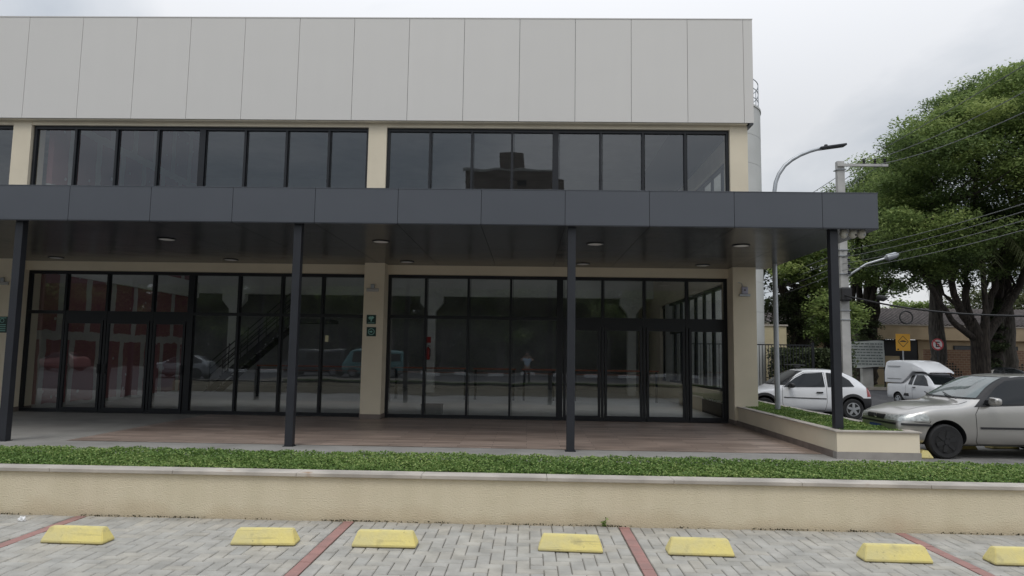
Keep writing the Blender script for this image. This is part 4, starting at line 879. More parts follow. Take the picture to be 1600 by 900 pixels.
def hatch_stations(Lg, W, roof, belt, cowl, rf0, rf1, tail_glass, nose=.62, hood=.9):
    w = W/2
    S = [(0.0, section(w*.62, .30, w*.66, .47, w*.62, nose-.04, w*.5, nose-.01, nose)),
         (.05, section(w*.80, .24, w*.84, .46, w*.80, nose+.01, w*.62, nose+.045, nose+.055)),
         (.28, section(w*.95, .20, w*.97, .48, w*.92, nose+.08, w*.74, nose+.13, nose+.15)),
         (.62, section(w*.97, .19, w*.995, .50, w*.95, nose+.16, w*.78, nose+.21, nose+.235)),
         (cowl-.22, section(w*.97, .18, w, .52, w*.955, belt-.075, w*.80, hood-.045, hood-.012)),
         (cowl-.04, section(w*.97, .18, w, .52, w*.955, belt-.05, w*.80, hood-.025, hood+.012)),
         (cowl+.04, section(w*.97, .18, w, .52, w*.955, belt-.035, w*.80, hood+.02, hood+.055)),
         (rf0, section(w*.97, .18, w, .53, w*.95, belt, w*.70, roof-.085, roof-.035)),
         (rf0+.25, section(w*.97, .18, w, .53, w*.95, belt+.01, w*.69, roof-.045, roof-.005)),
         ((rf0+rf1)/2+.1, section(w*.97, .18, w, .53, w*.95, belt+.02, w*.69, roof-.04, roof)),
         (rf1, section(w*.97, .18, w, .54, w*.95, belt+.03, w*.68, roof-.06, roof-.015)),
         (tail_glass, section(w*.96, .20, w*.985, .54, w*.93, belt+.03, w*.74, belt+.14, belt+.19)),
         (Lg-.04, section(w*.9, .28, w*.93, .5, w*.88, belt-.10, w*.7, belt-.02, belt)),
         (Lg, section(w*.78, .34, w*.8, .48, w*.76, .64, w*.6, .68, .70))]
    return S
def place(root): pass
def hatch(root, paint, spec):
    Lg, W, roof, belt, cowl, rf0, rf1, tg, ax0, ax1, wr, nose, hood = [spec[k] for k in ('L', 'W', 'roof', 'belt', 'cowl', 'rf0', 'rf1', 'tg', 'ax0', 'ax1', 'wr', 'nose', 'hood')]
    arches = [(ax0, wr+.02, wr+.055), (ax1, wr+.02, wr+.055)]
    res, bvh = loft_body(hatch_stations(Lg, W, roof, belt, cowl, rf0, rf1, tg, nose, hood), arches, 'body', creases=((4, .35, 2, 12), (5, .45, 6, 11)))
    pm, lm = split_arch(res, arches)
    link('body', pm, paint, root, smooth=True); liners(lm, arches if 'arches' in dir() else ar, root)
    for x in (ax0, ax1):
        for s in (-1, 1): wheel(root, x, s*(W/2-.115), wr, spec.get('rim', 'alloy'), s)
    return bvh
def finish_car(root, bvh, S):
    if 'windscreen' in S:
        add_panels('window_seal', bvh, S['seal'], M['blackpl'], root)
        add_panels('windscreen', bvh, [(S['windscreen'], 'front', .014)], S.get('wsmat', M['carglass']), root)
    for nm, poly in S['side_glass']:
        for s in (1, -1): add_panels(nm, bvh, [(poly, 'side', .014, (s,))], M['carglass'], root)
    if 'rear_glass' in S: add_panels('rear_window', bvh, [(S['rear_glass'], 'rear', .006)], M['carglass'], root)
    for pl in S.get('seams', []):
        for s in (1, -1): add_panels('panel_gap', bvh, [(q, 'side', .002, (s,)) for q in stroke(pl, .009)], M['signblack'], root)
    for pl in S.get('top_seams', []): add_panels('panel_gap', bvh, [(q, 'top', .003) for q in stroke(pl, .009)], M['signblack'], root)
    if 'mould' in S: add_panels('side_moulding', bvh, [(q, 'side', .012) for q in S['mould']], M['blackpl'], root)
    for q, v_ in S.get('bumper', []):
        for sd_ in ((1, -1) if v_ == 'side' else (1,)): add_panels('bumper_strip', bvh, [(q, v_, .012, (sd_,))], S.get('bumpmat', M['blackpl']), root)
    for q, v_, s in S.get('headlights', []):
        for sd_ in ((1, -1) if v_ == 'side' else (1,)): add_panels('headlight', bvh, [(q, v_, .006, (sd_,))], M['lamp_lens'], root)
    for q, v_ in S.get('grille', []): add_panels('grille', bvh, [(q, v_, .005)], M['blackpl'], root)
    for q, v_ in S.get('badge', []): add_panels('badge', bvh, [(q, v_, .012)], M['chrome'], root)
    for q, v_ in S.get('plate', []): add_panels('number_plate', bvh, [(q, v_, .02)], M['bluepl'] if S.get('blue') else M['signwhite'], root)
    for q, v_ in S.get('taillights', []): add_panels('taillight', bvh, [(q, v_, .006)], M['red_lens'], root)
    W = S['W']
    for (x, z) in S.get('handles', []):
        for s in (-1, 1): MB().box(x-.09, x+.09, s*(W/2)-.012, s*(W/2)+.022 if s > 0 else s*(W/2)+.012, z-.02, z+.02, .006).build('door_handle', S.get('handlemat', M['blackpl']), root)
    if 'mirror' in S:
        x, z = S['mirror']
        for s in (-1, 1):
            bm = bmesh.new(); bmesh.ops.create_uvsphere(bm, u_segments=28, v_segments=18, radius=1)
            for v_ in bm.verts: v_.co = Vector([math.copysign(abs(c_)**.55, c_) for c_ in v_.co])
            for v_ in bm.verts: v_.co = Vector((x+v_.co.x*.06+.02*abs(v_.co.y), s*(W/2+.10)+v_.co.y*.115, z+v_.co.z*(.066+.008*v_.co.y*s*-1)))
            o = MB().bm(bm).build('mirror', S.get('mirrormat', M['silver']), root, smooth=True)
            MB().box(x-.04, x+.04, min(s*(W/2-.08), s*(W/2+.02)), max(s*(W/2-.08), s*(W/2+.02)), z-.06, z+.02, .01).build('mirror_arm', M['blackpl'], o)
# silver hatchback
SP = dict(L=3.74, W=1.62, roof=1.42, belt=.90, cowl=1.12, rf0=1.83, rf1=3.0, tg=3.56, ax0=.76, ax1=3.13, wr=.285, nose=.66, hood=.93, rim='black')
c1 = empty('parked_car', (6.21, 12.66, -.012), 'silver hatchback parked nose-in beside the planter, cut by the right edge', 'car')
bv = hatch(c1, M['silver'], SP)
def sg(x0, x1, x2, x3, z0, z1): return [(x0, z0), (x1, z1), (x2, z1), (x3, z0)]
S1 = dict(W=1.62, mirrormat=M['silver'], handlemat=M['silver'], wsmat=M['carglass_l'], blue=True,
    seal=[([(-.70, .985), (-.54, 1.36), (.54, 1.36), (.70, .985)], 'front', .008), ([(1.36, .86), (1.78, 1.20), (1.98, 1.335), (2.3, 1.37), (3.0, 1.36), (3.42, 1.12), (3.5, .95)], 'side', .008)],
    windscreen=[(-.665, 1.0), (-.515, 1.34), (.515, 1.34), (.665, 1.0)],
    side_glass=[('door_glass', [(1.50, .895), (1.82, 1.18), (2.0, 1.29), (2.3, 1.33), (2.5, 1.33), (2.5, .915)]), ('rear_door_glass', [(2.56, .915), (2.56, 1.33), (3.0, 1.31), (3.3, 1.13), (3.3, .96)])],
    rear_glass=[(-.5, 1.06), (-.42, 1.3), (.42, 1.3), (.5, 1.06)],
    seams=[[(1.44, .86), (1.37, .75), (1.37, .30), (1.42, .24), (2.5, .24), (2.53, .5), (2.53, .93)], [(2.53, .24), (3.0, .24), (3.1, .5), (3.35, .7)], [(.30, .60), (.56, .585), (.58, .62)]],
    top_seams=[[(.30, -.52), (.75, -.62), (1.2, -.66)], [(.30, .52), (.75, .62), (1.2, .66)]],
    mould=[[(1.43, .50), (1.43, .535), (2.5, .535), (2.5, .50)], [(2.56, .50), (2.56, .535), (2.95, .535), (2.92, .50)]],
    bumper=[([(.10, .535), (.10, .57), (.57, .565), (.59, .545), (.57, .53)], 'side'), ([(-.6, .535), (-.6, .57), (.6, .57), (.6, .535)], 'front'), ([(-.5, .26), (-.45, .34), (.45, .34), (.5, .26)], 'front')],
    headlights=[([(.10, .612), (.12, .70), (.50, .735), (.56, .68), (.54, .615)], 'side', ()), ([(-.66, .60), (-.66, .70), (-.33, .685), (-.29, .605)], 'front', ()), ([(.66, .60), (.66, .70), (.33, .685), (.29, .605)], 'front', ())],
    grille=[([(-.27, .60), (-.31, .68), (.31, .68), (.27, .60)], 'front')],
    badge=[([(.055*math.cos(a), .643+.034*math.sin(a)) for a in np.linspace(0, 2*PI, 12, endpoint=False)], 'front')],
    plate=[([(-.2, .39), (-.2, .51), (.2, .51), (.2, .39)], 'front')], handles=[(2.38, .80), (3.05, .82)], mirror=(1.60, .965))
def shiftx(o_):
    if isinstance(o_, tuple) and len(o_) == 2 and all(isinstance(q_, (int, float)) for q_ in o_): return (o_[0]-.11 if o_[0] > .6 else o_[0]*.9, o_[1])
    if isinstance(o_, (list, tuple)): return type(o_)(shiftx(q_) for q_ in o_)
    return o_
for k_ in ('seams', 'mould', 'side_glass', 'handles', 'mirror'): S1[k_] = shiftx(S1[k_])
for k_ in ('bumper', 'headlights', 'seal'): S1[k_] = [((shiftx(e_[0]) if e_[1] == 'side' else e_[0]),)+tuple(e_[1:]) for e_ in S1[k_]]
finish_car(c1, bv, S1)
MB().tube([(1.12, -.50, .985), (1.16, -.2, 1.03), (1.23, .06, 1.07)], .010, 6).tube([(1.09, .12, .985), (1.13, .35, 1.02), (1.2, .58, 1.05)], .010, 6).build('wiper', M['blackpl'], c1)
# white two-door hatch
SW = dict(L=3.73, W=1.60, roof=1.40, belt=.86, cowl=1.05, rf0=1.75, rf1=3.0, tg=3.56, ax0=.72, ax1=3.16, wr=.29, nose=.60, hood=.86, rim='alloy')
c2 = empty('parked_car', (5.93, 20.55, -.06), 'white two-door hatchback facing left beyond the side planter', 'car')
bv = hatch(c2, M['whitepaint'], SW)
S2 = dict(W=1.60, mirrormat=M['blackpl'],
    seal=[([(-.69, .93), (-.53, 1.33), (.53, 1.33), (.69, .93)], 'front', .008)],
    windscreen=[(-.67, .95), (-.515, 1.31), (.515, 1.31), (.67, .95)],
    side_glass=[('door_glass', [(1.26, .875), (1.62, 1.13), (1.88, 1.26), (2.40, 1.29), (2.40, .895)]), ('quarter_glass', [(2.48, .895), (2.50, 1.29), (2.88, 1.25), (3.12, 1.08), (3.22, .915)])],
    rear_glass=[(-.52, 1.0), (-.45, 1.28), (.45, 1.28), (.52, 1.0)],
    seams=[[(1.22, .86), (1.20, .5), (1.24, .27), (2.40, .25), (2.44, .5), (2.44, 1.3)], [(2.44, 1.3), (1.9, 1.3), (1.6, 1.15), (1.22, .87)]],
    mould=[[(1.24, .585), (1.24, .61), (2.42, .585), (2.42, .56)]],
    bumper=[([(.05, .24), (.05, .58), (.32, .60), (.34, .24)], 'side'), ([(3.5, .26), (3.43, .60), (3.72, .60), (3.73, .28)], 'side'),
            ([(-.6, .28), (-.6, .58), (.6, .58), (.6, .28)], 'front'), ([(-.6, .3), (-.6, .58), (.6, .58), (.6, .3)], 'rear')],
    headlights=[([(.10, .60), (.12, .68), (.34, .70), (.34, .62)], 'side', ())], taillights=[([(3.56, .64), (3.56, .88), (3.66, .88), (3.68, .64)], 'side')],
    handles=[(2.24, .745)], mirror=(1.42, .93))
finish_car(c2, bv, S2)
for ax in (SW['ax0'], SW['ax1']):
    for s_ in (1, -1):
        A_ = np.linspace(-.12, PI+.12, 17); q_ = []
        for a0_, a1_ in zip(A_[:-1], A_[1:]): q_.append(([(ax+r_*math.cos(a_), .31+r_*math.sin(a_)) for r_, a_ in ((.338, a0_), (.41, a0_), (.41, a1_), (.338, a1_))], 'side', .012, (s_,)))
        add_panels('wheel_arch_trim', bv, q_, M['blackpl'], c2)
o = MB().box(1.86, 2.02, -.02, .02, 1.42, 1.5, .01).tube([(1.5, -.1, 1.50), (1.9, -.1, 1.50), (2.2, .1, 1.49)], .012, 6).build('antenna_mount', M['blackpl'], c2)
# cars of the background and of the mirrored street: same build, plainer fit
def plain(root, paint, spec, S): b_ = hatch(root, paint, spec); finish_car(root, b_, S); return root
S3 = {k: S1[k] for k in ('W', 'seal', 'windscreen', 'side_glass', 'rear_glass', 'seams', 'mould', 'headlights', 'grille', 'handles', 'mirror')}
c3 = empty('parked_car', (29.6, 39.6, -.06), 'pale silver car parked across the road beyond the silver hatchback roof', 'car', rz=0)
plain(c3, M['greypaint'], SP, S3)
c4 = empty('parked_car', (22.9, 38.6, -.06), 'dark car parked across the road behind the white pickup', 'car', rz=-.35)
plain(c4, M['darkpaint'], SP, S3)
for (x, y, rz, mt, lb) in ((-36, -15, 0, 'pinkpaint', 'reddish car mirrored in the two leftmost lower panes'), (-22.4, -6.0, 0, 'greypaint', 'white car mirrored in the lower glass between the fourth and fifth panes')):
    r = copy_tree(c3); r.location = (x, y, -.06); r.rotation_euler = (0, 0, rz); r['label'] = lb; r['group'] = 'cars mirrored in the shop glass'
    for ch in r.children:
        if ch.name.startswith('body'): ch.data = ch.data.copy(); ch.data.materials[0] = M[mt]
# vans by simple loft
def van(root, paint, Lg=4.3, W=1.75, H=1.95):
    w = W/2
    S = [(0, section(w*.8, .3, w*.84, .5, w*.8, .78, w*.6, .84, .86)), (.1, section(w*.92, .25, w*.95, .5, w*.92, .9, w*.8, 1.0, 1.02)), (.55, section(w*.96, .22, w, .55, w*.97, 1.1, w*.84, H-.35, H-.28)),
         (.95, section(w*.96, .22, w, .55, w*.97, 1.12, w*.85, H-.1, H-.03)), (2.4, section(w*.96, .22, w, .55, w*.97, 1.12, w*.86, H-.08, H)), (Lg-.12, section(w*.96, .22, w, .55, w*.97, 1.12, w*.86, H-.1, H-.03)), (Lg, section(w*.9, .3, w*.95, .55, w*.92, 1.1, w*.8, H-.25, H-.2))]
    ar = [(.75, .32, .37), (3.45, .32, .37)]; res, b_ = loft_body(S, ar, 'body', creases=((5, .5, 2, 6),)); pm, lm = split_arch(res, ar)
    link('body', pm, paint, root, smooth=True); liners(lm, arches if 'arches' in dir() else ar, root)
    for x in (.75, 3.45):
        for s in (-1, 1): wheel(root, x, s*(w-.12), .31, 'steel', s)
    add_panels('windscreen', b_, [([(-.68, 1.12), (-.62, 1.6), (.62, 1.6), (.68, 1.12)], 'front', .006)], M['carglass'], root)
    for q in ([(.75, 1.15), (.95, 1.7), (1.5, 1.72), (1.5, 1.15)], [(1.6, 1.15), (1.6, 1.72), (2.7, 1.72), (2.7, 1.15)], [(2.8, 1.15), (2.8, 1.72), (4.0, 1.7), (4.0, 1.15)]): add_panels('side_glass', b_, [(q, 'side', .006)], M['carglass'], root)
    add_panels('rear_window', b_, [([(-.6, 1.15), (-.55, 1.65), (.55, 1.65), (.6, 1.15)], 'rear', .006)], M['carglass'], root)
van(empty('parked_van', (-12.4, -12.0, -.06), 'teal van of the mirrored street seen in the glass right of the middle column', 'van', 'cars mirrored in the shop glass'), M['tealpaint'])
van(empty('parked_van', (-16.5, -12.5, -.06), 'dark van of the mirrored street seen behind the second canopy pole', 'van', 'cars mirrored in the shop glass'), M['darkpaint'])
# white pickup with a fibreglass box cap, local -X is its nose
pk = empty('pickup_truck', (17.66, 28.2, -.42), 'white pickup with a tall white canopy over its bed', 'pickup')
w = .82
def psec(zbelt, wr, zr, zt): return section(w*.97, .26, w, .55, w*.96, zbelt, wr, zr, zt)
ST = [(0, section(w*.66, .34, w*.7, .5, w*.66, .66, w*.52, .70, .72)), (.06, section(w*.84, .28, w*.88, .5, w*.84, .72, w*.66, .77, .79)), (.35, psec(.80, w*.76, .86, .89)), (1.05, psec(.92, w*.8, .98, 1.01)), (1.25, psec(.96, w*.8, 1.06, 1.10)),
      (1.9, psec(.98, w*.70, 1.46, 1.51)), (2.15, psec(.99, w*.69, 1.50, 1.545)), (2.75, psec(1.0, w*.69, 1.50, 1.54)), (2.95, psec(1.0, w*.76, 1.40, 1.44)), (3.1, psec(1.0, w*.85, 1.03, 1.04)), (4.3, psec(1.0, w*.85, 1.03, 1.04)), (4.4, section(w*.9, .34, w*.94, .5, w*.92, .95, w*.8, .98, .99))]
ar = [(.80, .31, .36), (3.50, .31, .36)]
res, bv = loft_body(ST, ar, 'body', creases=((4, .3, 2, 11), (5, .5, 4, 11))); pm, lm = split_arch(res, ar)
link('body', pm, M['whitepaint'], pk, smooth=True); liners(lm, ar, pk)
for x in (.8, 3.5):
    for s in (-1, 1): wheel(pk, x, s*(w-.12), .30, 'steel', s)
add_panels('windscreen', bv, [([(-.66, 1.05), (-.52, 1.44), (.52, 1.44), (.66, 1.05)], 'front', .006)], M['carglass'], pk)
for s in (1, -1):
    add_panels('door_glass', bv, [([(1.50, .98), (1.78, 1.28), (2.0, 1.42), (2.42, 1.42), (2.46, .99)], 'side', .006, (s,))], M['carglass'], pk)
    add_panels('quarter_glass', bv, [([(2.54, 1.0), (2.52, 1.42), (2.72, 1.40), (2.80, 1.0)], 'side', .006, (s,))], M['carglass'], pk)
add_panels('panel_gap', bv, [(q, 'side', .002) for q in stroke([(1.38, .9), (1.36, .4), (2.48, .36), (2.52, .9)], .01)+stroke([(2.95, .98), (2.95, .4)], .01)], M['signblack'], pk)
add_panels('side_vent', bv, [([(2.72, .50), (2.74, .62), (3.02, .62), (3.10, .50)], 'side', .006)], M['blackpl'], pk)
for q in ([(-.72, .66), (-.7, .80), (-.42, .78), (-.4, .66)], [(.72, .66), (.7, .80), (.42, .78), (.4, .66)]): add_panels('headlight', bv, [(q, 'front', .006)], M['lamp_lens'], pk)
for s in (-1, 1): MB().box(2.30, 2.46, min(s*.80, s*.84), max(s*.80, s*.84), .88, .91, .006).build('door_handle', M['blackpl'], pk)
bm = bmesh.new()   # cap: high box that slopes forward over the cab
def ring(x, wb, z0, z1, wt): return [bm.verts.new((x, -wb, z0)), bm.verts.new((x, -wb*.99, (z0+z1)/2)), bm.verts.new((x, -wt, z1-.06)), bm.verts.new((x, -wt*.8, z1)), bm.verts.new((x, wt*.8, z1)), bm.verts.new((x, wt, z1-.06)), bm.verts.new((x, wb*.99, (z0+z1)/2)), bm.verts.new((x, wb, z0))]
R_ = [ring(4.42, .80, 1.045, 1.98, .70), ring(4.30, .80, 1.045, 2.04, .72), ring(3.2, .80, 1.045, 2.05, .72), ring(2.9, .78, 1.25, 2.02, .70), ring(2.6, .70, 1.56, 1.97, .66), ring(2.0, .66, 1.56, 1.74, .60), ring(1.78, .62, 1.53, 1.57, .56)]
for a, b_ in zip(R_[:-1], R_[1:]):
    for j in range(7): bm.faces.new((a[j], a[j+1], b_[j+1], b_[j]))
    bm.faces.new((a[7], a[0], b_[0], b_[7]))
bm.faces.new(R_[0]); bm.faces.new(R_[-1][::-1]); bmesh.ops.recalc_face_normals(bm, faces=bm.faces[:])
bmesh.ops.bevel(bm, geom=bm.edges[:], offset=.02, segments=2, affect='EDGES')
cap = MB().bm(bm).build('bed_canopy', M['whitepaint'], pk, smooth=True)
for s in (-1, 1):
    MB().box(3.2, 4.2, min(s*.802, s*.812), max(s*.802, s*.812), 1.22, 1.235).build('trim_line', M['signblack'], cap)
    MB().box(3.3, 4.2, min(s*.76, s*.79), max(s*.76, s*.79), 1.78, 1.79).build('trim_line', M['signblack'], cap)
PKA = math.radians(96)   # nose (-X local) towards +X, -Y
pk.rotation_euler = (0, 0, PKA)
# ---------------------------------------------------------------- trees
def inside(poly, x, y):
    c = False; n = len(poly); j = n-1
    for i in range(n):
        if (poly[i][1] > y) != (poly[j][1] > y) and x < (poly[j][0]-poly[i][0])*(y-poly[i][1])/(poly[j][1]-poly[i][1])+poly[i][0]: c = not c
        j = i
    return c
def tree(label, base, stems, crowns, bark='bark', group='trees across the road', limbs=22, cat='tree'):
    r = empty('tree', base, label, cat, group); B = Vector(base)
    g = MB(); tips = []
    for pts, rads in stems:
        ps = [Vector(p)-B for p in pts]; rs = list(rads); q = []; rr = []
        for i in range(len(ps)-1):
            for k in range(4):
                t = k/4; q.append(ps[i].lerp(ps[i+1], t)+Vector((rnd.gauss(0, .05), rnd.gauss(0, .05), 0))*(1 if i+k else 0)); rr.append((rs[i]*(1-t)+rs[i+1]*t)*rnd.uniform(.93, 1.07))
        q.append(ps[-1]); rr.append(rs[-1]); g.tube(q, rr, 12); tips.append((ps[-1], rs[-1]))
    cen = []; allc = []
    for (poly, ya, yb, step, lsize, cnt, lm, rad) in crowns:
        xs = [p[0] for p in poly]; ys = [p[1] for p in poly]; P = []; T = []; y = min(ys)
        while y < max(ys):
            x = min(xs)
            while x < max(xs):
                jx, jy = x+rnd.uniform(-.5, .5)*step, y+rnd.uniform(-.5, .5)*step
                if inside(poly, jx, jy):
                    Yd = rnd.uniform(ya, yb); c = at(jx, jy, Yd)-B; R1 = rad*rnd.uniform(.7, 1.3); cen.append(c); n = int(cnt*rnd.uniform(.6, 1.3))
                    d_ = nr.normal(0, 1, (n, 3)); d_ /= np.linalg.norm(d_, axis=1)[:, None]; rr_ = nr.uniform(0, 1, (n, 1))**.45
                    tilt = nr.normal(0, .22, 2); pp = d_*rr_*np.array([R1, R1, R1*.36]); pp[:, 2] += pp[:, 0]*tilt[0]+pp[:, 1]*tilt[1]-.12*(pp[:, 0]**2+pp[:, 1]**2)/R1
                    pp += nr.normal(0, .06, pp.shape)
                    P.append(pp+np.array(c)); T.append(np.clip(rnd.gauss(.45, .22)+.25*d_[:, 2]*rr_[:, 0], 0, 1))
                x += step
            y += step*.8
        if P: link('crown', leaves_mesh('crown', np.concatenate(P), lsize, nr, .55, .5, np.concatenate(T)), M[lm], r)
    for c in rnd.sample(cen, min(limbs, len(cen))):
        tp, tr = min(tips, key=lambda t: (t[0]-c).length+rnd.uniform(0, 2)); mid = tp.lerp(c, .5)+Vector((rnd.gauss(0, .4), rnd.gauss(0, .4), rnd.uniform(-.3, .5)))
        r0 = min(tr, .14); g.tube([tp, tp.lerp(mid, .5)+Vector((0, 0, .1)), mid, mid.lerp(c, .6), c], [r0, r0*.75, r0*.5, r0*.3, .015], 6)
    g.build('trunk', M[bark], r, smooth=True, fix=False)
    return r
def g_at(px, Y, z=0.0): p = at(px, 560, Y); return Vector((p.x, Y, z))
D = 36.0
tree('huge spreading green tree filling the right edge above the cars', g_at(1530, D), [
    ([g_at(1535, D), at(1530, 540, D), at(1515, 500, D)], [.46, .38, .28]), ([at(1515, 505, D), at(1490, 460, D-.5), at(1478, 400, D-1), at(1470, 330, D-1)], [.22, .17, .13, .09]),
    ([at(1520, 520, D), at(1510, 470, D), at(1512, 420, D), at(1520, 330, D), at(1530, 240, D)], [.21, .17, .15, .12, .08]), ([at(1530, 530, D), at(1545, 480, D+.5), at(1560, 420, D+.6), at(1585, 330, D)], [.24, .19, .15, .10]),
    ([at(1525, 530, D), at(1485, 500, D-1), at(1450, 440, D-1.5), at(1425, 380, D-1.5)], [.17, .13, .11, .06]), ([at(1540, 530, D), at(1590, 450, D+1), at(1660, 340, D)], [.24, .18, .10])],
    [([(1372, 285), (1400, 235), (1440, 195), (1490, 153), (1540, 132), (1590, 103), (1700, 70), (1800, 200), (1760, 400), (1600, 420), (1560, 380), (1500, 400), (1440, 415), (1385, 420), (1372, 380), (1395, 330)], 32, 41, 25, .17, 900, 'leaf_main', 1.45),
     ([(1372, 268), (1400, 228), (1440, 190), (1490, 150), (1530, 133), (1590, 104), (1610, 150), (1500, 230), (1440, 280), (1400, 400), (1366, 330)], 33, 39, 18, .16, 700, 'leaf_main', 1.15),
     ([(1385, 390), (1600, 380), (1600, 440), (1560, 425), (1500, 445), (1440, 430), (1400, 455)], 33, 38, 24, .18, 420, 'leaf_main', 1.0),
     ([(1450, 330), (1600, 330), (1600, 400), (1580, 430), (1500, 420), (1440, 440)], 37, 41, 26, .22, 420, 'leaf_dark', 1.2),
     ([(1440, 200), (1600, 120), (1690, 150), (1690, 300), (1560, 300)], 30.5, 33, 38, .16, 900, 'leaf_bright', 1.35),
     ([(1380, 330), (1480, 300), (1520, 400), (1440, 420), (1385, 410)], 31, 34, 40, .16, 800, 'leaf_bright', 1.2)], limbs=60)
tree('pale straight trunk tree left of the round no parking sign', g_at(1466, 39), [([g_at(1466, 39), at(1465, 540, 39), at(1462, 450, 39), at(1456, 380, 39)], [.44, .38, .32, .26])],
     [([(1410, 350), (1500, 340), (1510, 420), (1420, 440)], 38, 42, 26, .22, 420, 'leaf_dark', 1.3)], 'bark_l', limbs=14)
tree('slim dark trunk covered in ivy right of the massive forked trunk', g_at(1557, 38), [([g_at(1557, 38), at(1557, 500, 38), at(1560, 400, 38)], [.36, .3, .22])],
     [([(1550, 470), (1566, 470), (1568, 585), (1548, 585)], 37.6, 37.9, 13, .16, 260, 'leaf_dark', .42), ([(1540, 370), (1600, 370), (1600, 430), (1560, 430)], 38, 42, 26, .2, 350, 'leaf_main', 1.2)], limbs=8)
tree('tall pale brown trunk nearest the right picture edge', g_at(1578, 42), [([g_at(1578, 42), at(1575, 520, 42), at(1572, 430, 42), at(1575, 380, 42)], [.38, .33, .28, .24])],
     [([(1560, 360), (1660, 340), (1680, 470), (1620, 450), (1600, 425)], 41, 44, 26, .2, 380, 'leaf_dark', 1.2)], 'bark_l', limbs=10)
D2 = 43.0
st2 = [([g_at(1352, D2), at(1351, 570, D2), at(1353, 520, D2)], [.72, .7, .62])]
for (dx, tx, ty) in ((-25, 1335, 400), (-12, 1346, 380), (0, 1362, 385), (12, 1375, 400), (22, 1392, 440), (8, 1368, 420)):
    st2.append(([at(1353+dx*.25, 535, D2), at(1353+dx*.8, 470, D2+rnd.uniform(-.8, .8)), at(tx, ty, D2+rnd.uniform(-1, 1))], [.34, .2, .08]))
tree('broad multi-stemmed tree with bare upper stems behind the banner', g_at(1352, D2), st2,
     [([(1316, 295), (1345, 262), (1385, 250), (1410, 330), (1400, 410), (1320, 420), (1300, 380)], 41, 47, 19, .19, 800, 'leaf_main', 1.5),
      ([(1318, 370), (1410, 370), (1405, 440), (1380, 460), (1325, 455)], 41, 45, 21, .19, 430, 'leaf_main', 1.2), ([(1330, 470), (1375, 480), (1372, 540), (1338, 530)], 42, 42.6, 15, .18, 200, 'leaf_dark', .6)], limbs=34)
D3 = 30.0
st3 = [([g_at(1256, D3), at(1254, 560, D3), at(1256, 500, D3), at(1250, 450, D3)], [.6, .5, .4, .25]), ([at(1256, 520, D3), at(1232, 470, D3), at(1215, 430, D3), at(1195, 410, D3)], [.3, .22, .15, .08]),
       ([at(1256, 500, D3), at(1280, 450, D3), at(1268, 440, D3), at(1235, 433, D3)], [.2, .15, .12, .06]), ([at(1258, 510, D3), at(1285, 470, D3), at(1300, 430, D3)], [.25, .16, .08])]
tree('dark ivy-laden tree behind the bar fence and street lamp', g_at(1256, D3), st3,
     [([(1200, 470), (1240, 450), (1290, 465), (1285, 560), (1270, 600), (1225, 600), (1205, 520)], 29, 31.5, 15, .15, 260, 'leaf_dark', .62),
      ([(1190, 375), (1310, 375), (1310, 420), (1250, 445), (1195, 450)], 29, 34, 22, .17, 240, 'leaf_dark', .9),
      ([(1225, 385), (1312, 380), (1310, 450), (1250, 445), (1215, 420)], 27.5, 29, 17, .16, 380, 'leaf_bright', .75)], limbs=30)
tree('small fresh green tree between the street lamp and the corner pole', g_at(1292, 27), [([g_at(1292, 27), at(1291, 540, 27), at(1285, 490, 27)], [.2, .17, .1])],
     [([(1262, 475), (1300, 462), (1350, 478), (1345, 500), (1310, 540), (1270, 525)], 26, 28, 15, .15, 260, 'leaf_bright', .6)], limbs=12)
tree('distant light green tree rising over the house roof', g_at(1400, 72), [([g_at(1400, 72), at(1400, 500, 72)], [.4, .25])],
     [([(1362, 482), (1400, 473), (1455, 477), (1462, 505), (1360, 505)], 68, 76, 13, .34, 420, 'leaf_bright', 1.5)], limbs=8)
tree('distant olive tree above the brick wall by the right edge', g_at(1590, 66), [([g_at(1590, 66), at(1590, 500, 66)], [.4, .25])],
     [([(1480, 470), (1560, 450), (1640, 440), (1680, 520), (1470, 528)], 60, 70, 18, .32, 420, 'leaf_olive', 1.7)], limbs=8)
tree('distant grey-green tree between the two nearer trunks left', g_at(1330, 60), [([g_at(1330, 60), at(1330, 520, 60)], [.4, .25])],
     [([(1190, 505), (1260, 480), (1380, 500), (1380, 530), (1190, 560)], 56, 62, 18, .3, 420, 'leaf_olive', 1.6)], limbs=8)
hp = np.stack([nr.uniform(8.8, 11.5, 16000), 25.3+nr.normal(0, .35, 16000), nr.uniform(0, 2.1, 16000)], 1)
sh = empty('shrub', (10, 25.3, -.1), 'dark dense shrub growing right behind the black bar fence', 'shrub')
MB().tube([(0, 0, 0), (.1, 0, 1.2)], [.08, .04], 8).build('stem', M['bark'], sh); hp[:, 0] -= 10; hp[:, 1] -= 25.3; link('foliage', leaves_mesh('foliage', hp, .13, nr, .8, .55), M['leaf_dark'], sh)
